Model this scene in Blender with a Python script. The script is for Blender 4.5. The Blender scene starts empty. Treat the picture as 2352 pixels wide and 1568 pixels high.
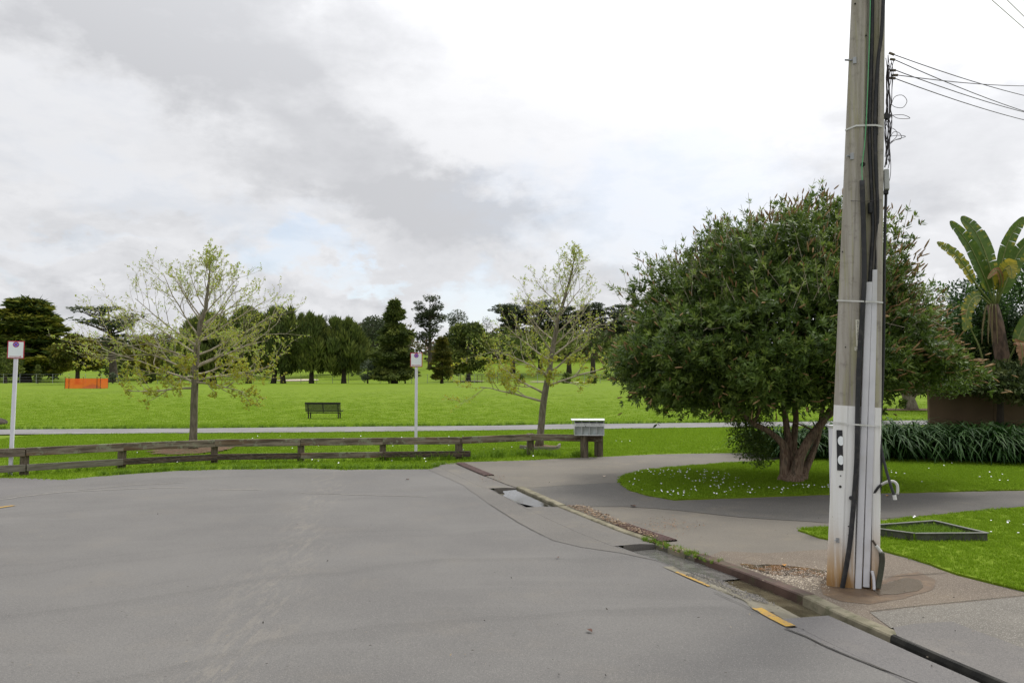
import bpy, bmesh, math, random
import numpy as np
from mathutils import Vector, Matrix, noise
from mathutils.geometry import tessellate_polygon
random.seed(11); RNG = np.random.default_rng(11)
scene = bpy.context.scene
COL = scene.collection
R = math.radians

# ------------------------------------------------------------------ camera, world, sun
F = 1829.0; CX = 1176.0; CY = 784.0; EYE = 1.85; PITCH = math.atan(96.0 / F)
cam_d = bpy.data.cameras.new('camera'); cam = bpy.data.objects.new('camera', cam_d); COL.objects.link(cam)
cam_d.sensor_width = 36.0; cam_d.lens = 36.0 * F / 2352.0
cam_d.clip_start = 0.1; cam_d.clip_end = 4000
cam.location = (0, 0, EYE); cam.rotation_euler = (R(90) + PITCH, 0, 0)
scene.camera = cam
scene.render.engine = 'CYCLES'
SUN_DIR = Vector((0.38, 0.42, 0.95)).normalized()
sun_d = bpy.data.lights.new('sun', 'SUN'); sun = bpy.data.objects.new('sun', sun_d); COL.objects.link(sun)
sun_d.energy = 1.5; sun_d.angle = R(10); sun_d.color = (1.0, 0.95, 0.86)
sun.rotation_euler = (-SUN_DIR).to_track_quat('-Z', 'Y').to_euler()
scene.view_settings.view_transform = 'Standard'; scene.view_settings.look = 'None'
scene.view_settings.exposure = 0.28; scene.view_settings.gamma = 1.0
scene.view_settings.use_curve_mapping = False
scene.cycles.max_bounces = 6; scene.cycles.transparent_max_bounces = 12

world = bpy.data.worlds.new('World'); scene.world = world; world.use_nodes = True
nt = world.node_tree; nt.nodes.clear()
class NB:
    """small helper that wires shader nodes"""
    def __init__(s, tree): s.t = tree
    def n(s, typ, **kw):
        nd = s.t.nodes.new(typ)
        for k, v in kw.items(): setattr(nd, k, v)
        return nd
    def put(s, sock, v):
        if hasattr(v, 'is_output') or isinstance(v, bpy.types.NodeSocket): s.t.links.new(v, sock)
        else: sock.default_value = v
    def math(s, op, a, b=None, c=None, clamp=False):
        nd = s.n('ShaderNodeMath', operation=op, use_clamp=clamp)
        s.put(nd.inputs[0], a)
        if b is not None: s.put(nd.inputs[1], b)
        if c is not None: s.put(nd.inputs[2], c)
        return nd.outputs[0]
    def mix(s, f, a, b):
        nd = s.n('ShaderNodeMix', data_type='RGBA')
        s.put(nd.inputs['Factor'], f)
        A = [i for i in nd.inputs if i.type == 'RGBA']
        for sk, v in zip(A, (a, b)):
            s.put(sk, v if isinstance(v, bpy.types.NodeSocket) else (*v[:3], 1.0))
        return [o for o in nd.outputs if o.type == 'RGBA'][0]
    def noise(s, vec, scale, detail=4, rough=0.55, dist=0.0):
        nd = s.n('ShaderNodeTexNoise'); s.put(nd.inputs['Vector'], vec)
        nd.inputs['Scale'].default_value = scale; nd.inputs['Detail'].default_value = detail
        nd.inputs['Roughness'].default_value = rough; nd.inputs['Distortion'].default_value = dist
        return nd.outputs['Fac']
    def ramp(s, v, lo, hi, smooth=True):
        nd = s.n('ShaderNodeMapRange'); nd.interpolation_type = 'SMOOTHSTEP' if smooth else 'LINEAR'
        s.put(nd.inputs['Value'], v); nd.inputs['From Min'].default_value = lo; nd.inputs['From Max'].default_value = hi
        return nd.outputs['Result']
    def comb(s, x, y, z):
        nd = s.n('ShaderNodeCombineXYZ')
        for i, v in enumerate((x, y, z)): s.put(nd.inputs[i], v)
        return nd.outputs[0]

b = NB(nt)
tc = b.n('ShaderNodeTexCoord').outputs['Generated']
sep = b.n('ShaderNodeSeparateXYZ'); b.put(sep.inputs[0], tc)
az = b.math('ARCTAN2', sep.outputs[0], sep.outputs[1])
el = b.math('ARCSINE', sep.outputs[2])
# clouds drawn in direction space, stretched sideways towards the horizon
cv = b.comb(az, b.math('MULTIPLY', el, 1.7), 0.0)
n1 = b.noise(cv, 2.6, 7, 0.55, 0.25)
n2 = b.noise(b.comb(az, b.math('MULTIPLY', el, 2.2), 3.7), 7.5, 7, 0.6, 0.3)
n3 = b.noise(b.comb(az, b.math('MULTIPLY', el, 2.2), 9.1), 26.0, 5, 0.6)
nn = b.math('ADD', b.math('MULTIPLY', b.math('SUBTRACT', n2, 0.5), 1.0), b.math('MULTIPLY', b.math('SUBTRACT', n3, 0.5), 0.55))
nx = b.noise(b.comb(az, b.math('MULTIPLY', el, 1.6), 21.0), 7.0, 6, 0.6)
ny = b.noise(b.comb(az, b.math('MULTIPLY', el, 1.6), 33.0), 7.0, 6, 0.6)
azw = b.math('ADD', az, b.math('MULTIPLY', b.math('SUBTRACT', nx, 0.5), 0.36))
elw = b.math('ADD', el, b.math('MULTIPLY', b.math('SUBTRACT', ny, 0.5), 0.22))
def blob(cx, cy, rx, ry, rot=0.0, gain=1.0, warp=True):
    """a soft patch at an azimuth and elevation of the sky"""
    a0 = math.atan((cx - CX) / F); e0 = math.atan((880 - cy) / F)
    dx = b.math('SUBTRACT', azw if warp else az, a0); dy = b.math('SUBTRACT', elw if warp else el, e0)
    c_, s_ = math.cos(rot), math.sin(rot)
    u = b.math('ADD', b.math('MULTIPLY', dx, c_ / (rx / F)), b.math('MULTIPLY', dy, s_ / (rx / F)))
    v = b.math('ADD', b.math('MULTIPLY', dx, -s_ / (ry / F)), b.math('MULTIPLY', dy, c_ / (ry / F)))
    r2 = b.math('ADD', b.math('MULTIPLY', u, u), b.math('MULTIPLY', v, v))
    return b.math('MULTIPLY', b.math('POWER', 2.718, b.math('MULTIPLY', b.math('MULTIPLY', r2, r2), -1.0)), gain)
def total(lst):
    t = lst[0]
    for x in lst[1:]: t = b.math('ADD', t, x)
    return t
grey = total([blob(330, 60, 480, 190, -0.12, 0.95), blob(540, 225, 280, 90, -0.1, 0.35), blob(60, 90, 300, 120, 0, 0.25),
              blob(880, 425, 330, 105, -0.22, 0.85), blob(1080, 470, 200, 80, -0.2, 0.3), blob(1000, 585, 220, 60, 0, 0.5),
              blob(2230, 400, 300, 120, 0.1, 0.75), blob(300, 560, 380, 30, 0, 0.22),
              blob(120, 650, 420, 38, 0, 0.3), blob(620, 680, 380, 32, 0, 0.28), blob(1020, 660, 260, 26, 0, 0.3), blob(1300, 640, 200, 40, 0, .2)])
grey = b.math('ADD', grey, b.math('MULTIPLY', nn, 0.75))
grey = b.math('ADD', grey, b.math('MULTIPLY', b.math('SUBTRACT', 1.0, b.ramp(el, 0.10, 0.30)), b.math('MULTIPLY', b.ramp(n2, 0.44, 0.60), 0.42)))
# the rest of the sky dome: broken cloud of the same kind
behind = b.ramp(b.math('ABSOLUTE', az), 0.75, 1.1)
grey = b.math('ADD', grey, b.math('MULTIPLY', behind, b.math('MULTIPLY', b.ramp(n1, 0.42, 0.62), 0.8)))
grey = b.math('MAXIMUM', b.math('MINIMUM', grey, 1.15), 0.0)
blue = total([blob(700, 585, 130, 40, -0.3, 1.0), blob(880, 640, 90, 22, 0, 1.1), blob(1085, 700, 90, 70, 0, 1.1),
              blob(30, 670, 70, 30, 0, .7), blob(1500, 480, 480, 170, 0, 0.75), blob(340, 480, 420, 60, -.1, 0.5), blob(200, 590, 200, 22, 0, .6),
              blob(60, 330, 300, 80, 0, 0.35)])
blue = b.math('MULTIPLY', blue, .78)
blue = b.math('ADD', blue, b.math('MULTIPLY', behind, b.ramp(n2, 0.55, 0.72)))
blue = b.ramp(b.math('ADD', blue, b.math('MULTIPLY', nn, 0.5)), 0.12, 1.25)
sky = b.n('ShaderNodeTexSky', sky_type='NISHITA'); sky.sun_disc = False
sky.sun_elevation = math.asin(SUN_DIR.z); sky.sun_rotation = math.atan2(SUN_DIR.x, SUN_DIR.y)
dot = b.n('ShaderNodeVectorMath', operation='DOT_PRODUCT'); b.put(dot.inputs[0], tc); dot.inputs[1].default_value = SUN_DIR
glow = b.math('POWER', b.math('MAXIMUM', dot.outputs['Value'], 0.0), 5.0)
lift = b.ramp(el, 0.25, 1.0)                       # an overcast sky is brighter overhead than low down
white = b.math('ADD', b.math('ADD', 6.95, b.math('MULTIPLY', glow, 11.0)), b.math('MULTIPLY', lift, 5.0))
wcol = b.n('ShaderNodeVectorMath', operation='SCALE'); wcol.inputs[0].default_value = (0.965, 0.972, 1.0); b.put(wcol.inputs['Scale'], white)
gcol = b.n('ShaderNodeVectorMath', operation='SCALE'); gcol.inputs[0].default_value = (0.945, 0.958, 1.0)
b.put(gcol.inputs['Scale'], b.math('MULTIPLY', white, 0.73))
cloud = b.mix(grey, wcol.outputs[0], gcol.outputs[0])
skyc = b.n('ShaderNodeVectorMath', operation='SCALE'); b.put(skyc.inputs[0], sky.outputs[0]); skyc.inputs['Scale'].default_value = 1.6
pale = b.mix(0.42, cloud, skyc.outputs[0])
col = b.mix(blue, cloud, pale)
bg = b.n('ShaderNodeBackground'); b.put(bg.inputs['Color'], col); bg.inputs['Strength'].default_value = 0.1
wo = b.n('ShaderNodeOutputWorld'); nt.links.new(bg.outputs[0], wo.inputs[0])

# ------------------------------------------------------------------ helpers
def ray(px, py):
    u = (px - CX) / F; v = (CY - py) / F
    c, s = math.cos(PITCH), math.sin(PITCH)
    return Vector((u, c - v * s, s + v * c))
def G(px, py, z=0.0):
    d = ray(px, py); t = (z - EYE) / d.z
    return Vector((d.x * t, d.y * t, z))
def At(px, py, Y):
    d = ray(px, py); t = Y / d.y
    return Vector((d.x * t, Y, EYE + d.z * t))
def XatY(px, Y): return (px - CX) / F * Y
def sstep(a, b_, x):
    t = min(1, max(0, (x - a) / (b_ - a))); return t * t * (3 - 2 * t)
def T(x, y):
    """height of the ground"""
    z = 1.85 * (0.55 * sstep(40, 86, y) + 0.45 * sstep(60, 130, y))
    if y > 128:
        k = 0.72 + 0.28 * sstep(-90, 40, x)
        z += 15.0 * k * sstep(134, 340, y) + 9 * sstep(320, 700, y)
        z += 1.3 * sstep(134, 200, y) * noise.noise(Vector((x * 0.018, y * 0.02, 2.2)))
    return z

def tag(o, label=None, cat=None, group=None, kind=None):
    if label: o['label'] = label
    if cat: o['category'] = cat
    if group: o['group'] = group
    if kind: o['kind'] = kind
    return o
def empty(name, loc=(0, 0, 0), rz=0.0):
    o = bpy.data.objects.new(name, None); COL.objects.link(o)
    o.location = loc; o.rotation_euler = (0, 0, rz); o.empty_display_size = 0.2
    return o
def link(name, me, mat, parent=None):
    o = bpy.data.objects.new(name, me); COL.objects.link(o)
    if mat is not None: me.materials.append(mat) if not me.materials else None
    if parent is not None: o.parent = parent
    return o
def mesh_np(name, V, Fq, mat, parent=None, tint=None, smooth=False):
    """V (n,3), Fq (m,k) faces with k corners; tint per face"""
    V = np.asarray(V, np.float32); Fq = np.asarray(Fq, np.int32)
    me = bpy.data.meshes.new(name); m, k = Fq.shape
    me.vertices.add(len(V)); me.vertices.foreach_set('co', V.ravel())
    me.loops.add(m * k); me.loops.foreach_set('vertex_index', Fq.ravel())
    me.polygons.add(m); me.polygons.foreach_set('loop_start', np.arange(0, m * k, k, dtype=np.int32))
    if smooth: me.polygons.foreach_set('use_smooth', np.ones(m, bool))
    me.update(calc_edges=True)
    if tint is not None:
        a = me.attributes.new('tint', 'FLOAT', 'FACE'); a.data.foreach_set('value', np.asarray(tint, np.float32))
    return link(name, me, mat, parent)
class MB:
    """collects shapes into one mesh"""
    def __init__(s): s.v = []; s.f = []
    def add(s, vs, fs):
        k = len(s.v); s.v += [tuple(v) for v in vs]; s.f += [tuple(i + k for i in f) for f in fs]
    def box(s, c, d, M=None, bev=0.0):
        x, y, z = d[0] / 2, d[1] / 2, d[2] / 2
        if bev > 0:
            bm = bmesh.new(); bmesh.ops.create_cube(bm, size=1.0)
            bmesh.ops.scale(bm, vec=d, verts=bm.verts)
            bmesh.ops.bevel(bm, geom=bm.edges[:], offset=bev, segments=1, affect='EDGES')
            vs = [v.co.copy() for v in bm.verts]; fs = [[v.index for v in f.verts] for f in bm.faces]; bm.free()
        else:
            vs = [Vector(p) for p in ((-x, -y, -z), (x, -y, -z), (x, y, -z), (-x, y, -z), (-x, -y, z), (x, -y, z), (x, y, z), (-x, y, z))]
            fs = [(0, 3, 2, 1), (4, 5, 6, 7), (0, 1, 5, 4), (1, 2, 6, 5), (2, 3, 7, 6), (3, 0, 4, 7)]
        if M: vs = [M @ v for v in vs]
        s.add([v + Vector(c) for v in vs], fs); return s
    def tube(s, pts, rad, n=8, cap=True, ridge=0.0, rf=7.0, seed=0.0):
        pts = [Vector(p) for p in pts]
        if not hasattr(rad, '__len__'): rad = [rad] * len(pts)
        k0 = len(s.v); up = Vector((0.13, 0.97, 0.21)); N = len(pts)
        for i, p in enumerate(pts):
            t = (pts[min(i + 1, N - 1)] - pts[max(i - 1, 0)])
            if t.length < 1e-9: t = Vector((0, 0, 1))
            t.normalize(); a = t.cross(up)
            if a.length < 0.05: a = t.cross(Vector((1, 0, 0)))
            a.normalize(); c = t.cross(a); up = a.cross(t) if False else up
            for j in range(n):
                th = 2 * math.pi * j / n; r = rad[i]
                if ridge:
                    r *= 1 + ridge * noise.noise(Vector((math.cos(th) * rf * .3, math.sin(th) * rf * .3, i * 0.12 + seed))) * 1.6 \
                         + ridge * 0.6 * math.sin(th * rf + seed + i * .15)
                s.v.append(tuple(p + (a * math.cos(th) + c * math.sin(th)) * r))
        for i in range(N - 1):
            for j in range(n):
                q = (j + 1) % n
                s.f.append((k0 + i * n + j, k0 + i * n + q, k0 + (i + 1) * n + q, k0 + (i + 1) * n + j))
        if cap:
            s.f.append(tuple(k0 + j for j in range(n))[::-1]); s.f.append(tuple(k0 + (N - 1) * n + j for j in range(n)))
        return s
    def build(s, name, mat, parent=None, smooth=False, local=None):
        me = bpy.data.meshes.new(name); vs = s.v
        if local is not None: vs = [tuple(Vector(v) - Vector(local)) for v in vs]
        me.from_pydata(vs, [], s.f); me.update()
        if smooth: me.polygons.foreach_set('use_smooth', [True] * len(me.polygons))
        bm = bmesh.new(); bm.from_mesh(me); bmesh.ops.recalc_face_normals(bm, faces=bm.faces); bm.to_mesh(me); bm.free()
        return link(name, me, mat, parent)

def principled(name, rough=0.9, spec=0.3):
    m = bpy.data.materials.new(name); m.use_nodes = True; t = m.node_tree
    bs = t.nodes['Principled BSDF']; bs.inputs['Roughness'].default_value = rough
    bs.inputs['Specular IOR Level'].default_value = spec
    return m, NB(t), bs
def mat_noise(name, c1, c2, scale=3.0, rough=0.9, bump=0.0, bscale=60.0, spec=0.3, c3=None, s3=30.0, lo=.35, hi=.65, stretch=(1, 1, 1), metal=0.0, amt3=.6):
    m, q, bs = principled(name, rough, spec)
    pos = q.n('ShaderNodeTexCoord').outputs['Object']
    if stretch != (1, 1, 1):
        mp = q.n('ShaderNodeMapping'); mp.inputs['Scale'].default_value = stretch; q.put(mp.inputs[0], pos); pos = mp.outputs[0]
    c = q.mix(q.ramp(q.noise(pos, scale, 5), lo, hi), c1, c2)
    if c3: c = q.mix(q.math('MULTIPLY', q.ramp(q.noise(pos, s3, 3), .5, .68), amt3), c, c3)
    q.put(bs.inputs['Base Color'], c); bs.inputs['Metallic'].default_value = metal
    if bump:
        bp = q.n('ShaderNodeBump'); bp.inputs['Strength'].default_value = bump; bp.inputs['Distance'].default_value = 0.01
        q.put(bp.inputs['Height'], q.noise(pos, bscale, 4, .65)); q.put(bs.inputs['Normal'], bp.outputs[0])
    return m
def mat_leaf(name, cols, trans=0.3, rough=0.6, spec=0.25):
    """leaves: each face takes its own tint between the given colours"""
    m = bpy.data.materials.new(name); m.use_nodes = True; t = m.node_tree; q = NB(t)
    bs = t.nodes['Principled BSDF']; out = t.nodes['Material Output']
    at = q.n('ShaderNodeAttribute', attribute_name='tint').outputs['Fac']
    cr = q.n('ShaderNodeValToRGB'); q.put(cr.inputs[0], at); e = cr.color_ramp.elements
    for i, c in enumerate(cols):
        p = i / max(1, len(cols) - 1)
        if i < 2: e[i].position = p; e[i].color = (*c, 1)
        else: x = e.new(p); x.color = (*c, 1)
    if len(cols) > 2: pass
    c = cr.outputs[0]; q.put(bs.inputs['Base Color'], c)
    bs.inputs['Roughness'].default_value = rough; bs.inputs['Specular IOR Level'].default_value = spec
    tr = q.n('ShaderNodeBsdfTranslucent'); q.put(tr.inputs[0], c)
    mx = q.n('ShaderNodeMixShader'); mx.inputs[0].default_value = trans
    t.links.new(bs.outputs[0], mx.inputs[1]); t.links.new(tr.outputs[0], mx.inputs[2]); t.links.new(mx.outputs[0], out.inputs[0])
    return m

def unit(a): return a / np.maximum(np.linalg.norm(a, axis=-1, keepdims=True), 1e-9)
def leaves(name, P, D, L, W, tint, mat, parent=None, Nn=None, fat=0.45):
    P = np.asarray(P, float); n = len(P); D = unit(np.asarray(D, float))
    if Nn is None: Nn = RNG.normal(size=(n, 3))
    S = unit(np.cross(D, Nn)); L = np.broadcast_to(np.asarray(L, float), (n,))[:, None]; W = np.broadcast_to(np.asarray(W, float), (n,))[:, None]
    V = np.stack([P, P + D * L * fat + S * W / 2, P + D * L, P + D * L * fat - S * W / 2], 1).reshape(-1, 3)
    return mesh_np(name, V, np.arange(n * 4).reshape(n, 4), mat, parent, tint)

def poly_sheet(name, pts, z, mat, parent=None, jag=0.0, step=0.15, thick=0.0, zf=None):
    """a flat sheet with a slightly uneven outline (and a skirt when thick)"""
    out = []
    n = len(pts)
    for i in range(n):
        a, c = Vector(pts[i][:2]), Vector(pts[(i + 1) % n][:2]); L = (c - a).length; k = max(1, int(L / step)) if jag else 1
        k = min(k, 400)
        nr = Vector((-(c - a).y, (c - a).x)).normalized() if L > 1e-6 else Vector((0, 0))
        for j in range(k):
            p = a.lerp(c, j / k)
            if jag: p = p + nr * jag * (noise.noise(Vector((p.x * 2.1, p.y * 2.1, 3))) + 0.6 * noise.noise(Vector((p.x * 7, p.y * 7, 8))))
            out.append(p)
    V = [Vector((p.x, p.y, (zf(p.x, p.y) if zf else 0) + z)) for p in out]
    tris = tessellate_polygon([V])
    m = MB(); m.v = [tuple(v) for v in V]
    m.f = [tuple(t) for t in tris]
    if thick:
        k = len(V); m.v += [(v.x, v.y, v.z - thick) for v in V]
        for i in range(k):
            j = (i + 1) % k; m.f.append((i, j, k + j, k + i))
    o = m.build(name, mat, parent)
    # face up
    return o
def in_poly(x, y, poly):
    c = False; n = len(poly); j = n - 1
    for i in range(n):
        xi, yi = poly[i][0], poly[i][1]; xj, yj = poly[j][0], poly[j][1]
        if ((yi > y) != (yj > y)) and (x < (xj - xi) * (y - yi) / (yj - yi) + xi): c = not c
        j = i
    return c
def text_mesh(s, size, mat, parent, M, depth=0.0008, name='lettering', align='CENTER'):
    cu = bpy.data.curves.new('txt', 'FONT'); cu.body = s; cu.size = size; cu.align_x = align; cu.align_y = 'CENTER'; cu.extrude = depth
    o = bpy.data.objects.new('txt', cu); COL.objects.link(o)
    dg = bpy.context.evaluated_depsgraph_get(); me = bpy.data.meshes.new_from_object(o.evaluated_get(dg))
    bpy.data.objects.remove(o); me.name = name; me.materials.clear()
    r = link(name, me, mat, parent); r.matrix_local = M
    return r

# ------------------------------------------------------------------ materials
def ground_grass():
    m, q, bs = principled('grass_ground', 0.95, 0.1)
    pos = q.n('ShaderNodeTexCoord').outputs['Object']
    c = q.mix(q.ramp(q.noise(pos, 0.25, 5), .35, .65), (0.115, 0.175, 0.010), (0.145, 0.21, 0.013))
    c = q.mix(q.ramp(q.noise(pos, 2.2, 6, .7), .38, .62), c, (0.13, 0.195, 0.012))
    mp = q.n('ShaderNodeMapping'); mp.inputs['Scale'].default_value = (0.35, 1.1, 1); q.put(mp.inputs[0], pos)
    c = q.mix(q.math('MULTIPLY', q.ramp(q.noise(mp.outputs[0], 3.2, 6, .75), .54, .70), 0.35), c, (0.075, 0.125, 0.010))
    c = q.mix(q.math('MULTIPLY', q.ramp(q.noise(pos, 0.9, 6, .7), .56, .70), 0.5), c, (0.17, 0.21, 0.03))
    c = q.mix(q.math('MULTIPLY', q.ramp(q.noise(pos, 0.11, 5, .7), .54, .66), 0.30), c, (0.10, 0.15, 0.012))
    q.put(bs.inputs['Base Color'], c)
    bp = q.n('ShaderNodeBump'); bp.inputs['Strength'].default_value = 0.5; bp.inputs['Distance'].default_value = 0.03
    q.put(bp.inputs['Height'], q.noise(pos, 9, 6, .7)); q.put(bs.inputs['Normal'], bp.outputs[0])
    return m
M_GROUND = ground_grass()
def asphalt(name, ca, cb, tan=(0.27, 0.235, 0.18), tan_amt=0.3, tracks=False, speck=(0.33, 0.31, 0.28), rough=0.85, fine=95.0, speck_amt=.5):
    m, q, bs = principled(name, rough, 0.35)
    pos = q.n('ShaderNodeTexCoord').outputs['Object']
    c = q.mix(q.ramp(q.noise(pos, 0.45, 6, .6), .3, .7), ca, cb)
    c = q.mix(q.math('MULTIPLY', q.ramp(q.noise(pos, 1.1, 6, .7), .5, .75), tan_amt), c, tan)
    if tracks:
        sp = q.n('ShaderNodeSeparateXYZ'); q.put(sp.inputs[0], pos)
        wob = q.math('MULTIPLY', q.math('SUBTRACT', q.noise(pos, 0.5, 3), 0.5), 1.2)
        # a dusty pale wheel track running away from the viewer
        dx = q.math('SUBTRACT', q.math('ADD', sp.outputs[0], wob), q.math('SUBTRACT', -0.95, q.math('MULTIPLY', sp.outputs[1], 0.17)))
        tr = q.math('POWER', 2.718, q.math('MULTIPLY', q.math('MULTIPLY', dx, dx), -9.0))
        mq = q.n('ShaderNodeMapping'); mq.inputs['Scale'].default_value = (1.6, .28, 1); q.put(mq.inputs[0], pos)
        gate = q.ramp(q.noise(mq.outputs[0], 7, 6, .8), .46, .64)
        c = q.mix(q.math('MULTIPLY', q.math('MULTIPLY', tr, gate), 0.30), c, (0.27, 0.24, 0.19))
        # sweeping darker tyre marks
        rr = q.n('ShaderNodeVectorMath', operation='DISTANCE'); q.put(rr.inputs[0], pos); rr.inputs[1].default_value = (1.5, 0.5, 0)
        rn = q.math('ADD', rr.outputs['Value'], q.math('MULTIPLY', q.noise(pos, 0.35, 3), 1.4))
        rings = q.noise(q.comb(q.math('MULTIPLY', rn, 0.8), 0.0, 0.0), 1.6, 4, .7)
        c = q.mix(q.math('MULTIPLY', q.ramp(rings, .52, .66), 0.28), c, tuple(x * 0.7 for x in ca))
        mp = q.n('ShaderNodeMapping'); mp.inputs['Scale'].default_value = (0.16, 1.5, 1); mp.inputs['Rotation'].default_value = (0, 0, 0.12); q.put(mp.inputs[0], pos)
        c = q.mix(q.math('MULTIPLY', q.ramp(q.noise(mp.outputs[0], 1.2, 4, .6),   .56, .7), 0.2), c, tuple(x * 1.28 for x in cb))
    vo = q.n('ShaderNodeTexVoronoi'); vo.inputs['Scale'].default_value = fine; q.put(vo.inputs['Vector'], pos)
    c = q.mix(q.math('MULTIPLY', q.ramp(vo.outputs['Distance'], .34, .18), speck_amt * 0.75), c, speck)
    c = q.mix(q.math('MULTIPLY', q.ramp(q.noise(pos, fine * .55, 4, .8), .50, .62), 0.40), c, tuple(x * .55 for x in ca))
    q.put(bs.inputs['Base Color'], c)
    bp = q.n('ShaderNodeBump'); bp.inputs['Strength'].default_value = 0.35; bp.inputs['Distance'].default_value = 0.004
    q.put(bp.inputs['Height'], q.noise(pos, fine, 3, .7)); q.put(bs.inputs['Normal'], bp.outputs[0])
    return m
M_ROAD = asphalt('road_asphalt', (0.112, 0.107, 0.101), (0.140, 0.134, 0.125), (0.19, 0.165, 0.13), .22, True, (.24, .225, .205), speck_amt=.9)
M_ROADSIDE = asphalt('asphalt_side', (0.112, 0.106, 0.103), (0.135, 0.128, 0.123), tan_amt=.1)
M_RAMP = asphalt('asphalt_ramp', (0.108, 0.101, 0.092), (0.14, 0.13, 0.115), (0.20, 0.175, 0.13), .55)
M_PATCHDARK = asphalt('asphalt_dark_patch', (0.115, 0.108, 0.102), (0.138, 0.129, 0.12), tan_amt=.3)
M_FOOT = asphalt('footpath_asphalt', (0.115, 0.104, 0.087), (0.15, 0.134, 0.11), (0.20, 0.17, 0.12), .6, speck=(.3, .27, .22))
M_AGG = asphalt('exposed_aggregate', (0.105, 0.083, 0.063), (0.15, 0.12, 0.09), (0.19, 0.15, 0.10), .5, speck=(.40, .35, .28), fine=70, speck_amt=.9)
M_AGGGREY = asphalt('grey_aggregate', (0.115, 0.105, 0.09), (0.155, 0.142, 0.12), (0.23, 0.205, 0.16), .5, speck=(.42, .40, .35), fine=70, speck_amt=.9)
M_DRIVE = asphalt('driveway_dark', (0.074, 0.069, 0.062), (0.10, 0.093, 0.082), (0.14, 0.122, 0.092), .6)
M_CONC = mat_noise('path_concrete', (0.175, 0.168, 0.166), (0.215, 0.208, 0.205), 0.6, .9, .2, 80, c3=(.14, .135, .13), s3=6)
M_KERB = mat_noise('kerb_concrete', (0.15, 0.135, 0.09), (0.24, 0.215, 0.15), 3.5, .9, .6, 70, c3=(.075, .08, .04), s3=9)
M_KERBSTEEL = mat_noise('kerb_rusty', (0.055, 0.032, 0.024), (0.10, 0.06, 0.045), 4, .55, .4, 60, c3=(.04, .055, .02), s3=8)
M_GUTTER = mat_noise('gutter_wet', (0.055, 0.052, 0.035), (0.13, 0.12, 0.08), 5, .5, .4, 60, c3=(.04, .04, .03), s3=20, spec=.5)
M_GUTTERDRY = mat_noise('gutter_dry', (0.145, 0.132, 0.10), (0.205, 0.188, 0.14), 2.5, .9, .4, 80, c3=(.12, .11, .075), s3=12)
M_DARK = mat_noise('channel_dark', (0.015, 0.015, 0.013), (0.03, 0.029, 0.024), 8, .9, .5, 60)
M_YELLOW = mat_noise('yellow_line', (0.40, 0.245, 0.04), (0.34, 0.21, 0.06), 8, .8, .3, 120, c3=(.16, .14, .11), s3=45, amt3=.9)
M_WHITELINE = mat_noise('worn_white', (0.42, 0.41, 0.40), (0.5, 0.5, 0.5), 8, .8, c3=(.28, .28, .27), s3=20)
M_CRACK = mat_noise('crack', (0.03, 0.028, 0.025), (0.045, 0.042, 0.03), 20, .95)
M_WATER, _q, _b = principled('puddle_water', 0.03, 0.5)
_b.inputs['Base Color'].default_value = (0.025, 0.024, 0.02, 1)
_bp = _q.n('ShaderNodeBump'); _bp.inputs['Strength'].default_value = .12; _bp.inputs['Distance'].default_value = .005
_q.put(_bp.inputs['Height'], _q.noise(_q.n('ShaderNodeTexCoord').outputs['Object'], 22, 3)); _q.put(_b.inputs['Normal'], _bp.outputs[0])
M_WATER3 = mat_noise('rippled_water', (.10, .097, .09), (.15, .145, .135), 9, .10, .35, 16, spec=.6)  # base colour lightened in place of sky reflected off the ripples
M_WATER2 = mat_noise('silty_water', (.06, .05, .03), (.11, .095, .06), 6, .12, .2, 30, spec=.5)
M_BROWNWATER, _q, _b = principled('rusty_water', 0.08, 0.5)
_pos = _q.n('ShaderNodeTexCoord').outputs['Object']
_q.put(_b.inputs['Base Color'], _q.mix(_q.ramp(_q.noise(_pos, 22, 5, .7), .58, .64), _q.mix(_q.ramp(_q.noise(_pos, 7, 5, .7), .42, .62), (0.03, 0.013, 0.004), (0.16, 0.065, 0.012)), (.22, .18, .13)))
_bp = _q.n('ShaderNodeBump'); _bp.inputs['Strength'].default_value = .9; _bp.inputs['Distance'].default_value = .012
_q.put(_bp.inputs['Height'], _q.noise(_pos, 45, 4, .7)); _q.put(_b.inputs['Normal'], _bp.outputs[0])

def mat_rail():
    m, q, bs = principled('weathered_timber', 0.9, 0.2)
    pos = q.n('ShaderNodeTexCoord').outputs['Object']
    oi = q.n('ShaderNodeObjectInfo').outputs['Random']
    mp = q.n('ShaderNodeMapping'); mp.inputs['Scale'].default_value = (0.8, 6, 9); q.put(mp.inputs[0], pos)
    off = q.n('ShaderNodeVectorMath', operation='ADD'); q.put(off.inputs[0], mp.outputs[0]); q.put(off.inputs[1], q.comb(q.math('MULTIPLY', oi, 40), 0, 0))
    v = off.outputs[0]
    c = q.mix(q.ramp(q.noise(v, 2.2, 6, .65), .35, .65), (0.085, 0.068, 0.050), (0.25, 0.21, 0.16))
    c = q.mix(q.math('MULTIPLY', q.ramp(q.noise(v, 0.9, 4), .5, .66), .55), c, (0.13, 0.07, 0.035))
    p2 = q.n('ShaderNodeVectorMath', operation='ADD'); q.put(p2.inputs[0], pos); q.put(p2.inputs[1], q.comb(q.math('MULTIPLY', oi, 17), 3, 1))
    c = q.mix(q.math('MULTIPLY', q.ramp(q.noise(p2.outputs[0], 5.5, 7, .7), .54, .62), .75), c, (0.24, 0.25, 0.175))
    q.put(bs.inputs['Base Color'], c)
    bp = q.n('ShaderNodeBump'); bp.inputs['Strength'].default_value = .6; bp.inputs['Distance'].default_value = .008
    q.put(bp.inputs['Height'], q.noise(v, 6, 5, .7)); q.put(bs.inputs['Normal'], bp.outputs[0])
    return m
M_RAIL = mat_rail()
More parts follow.
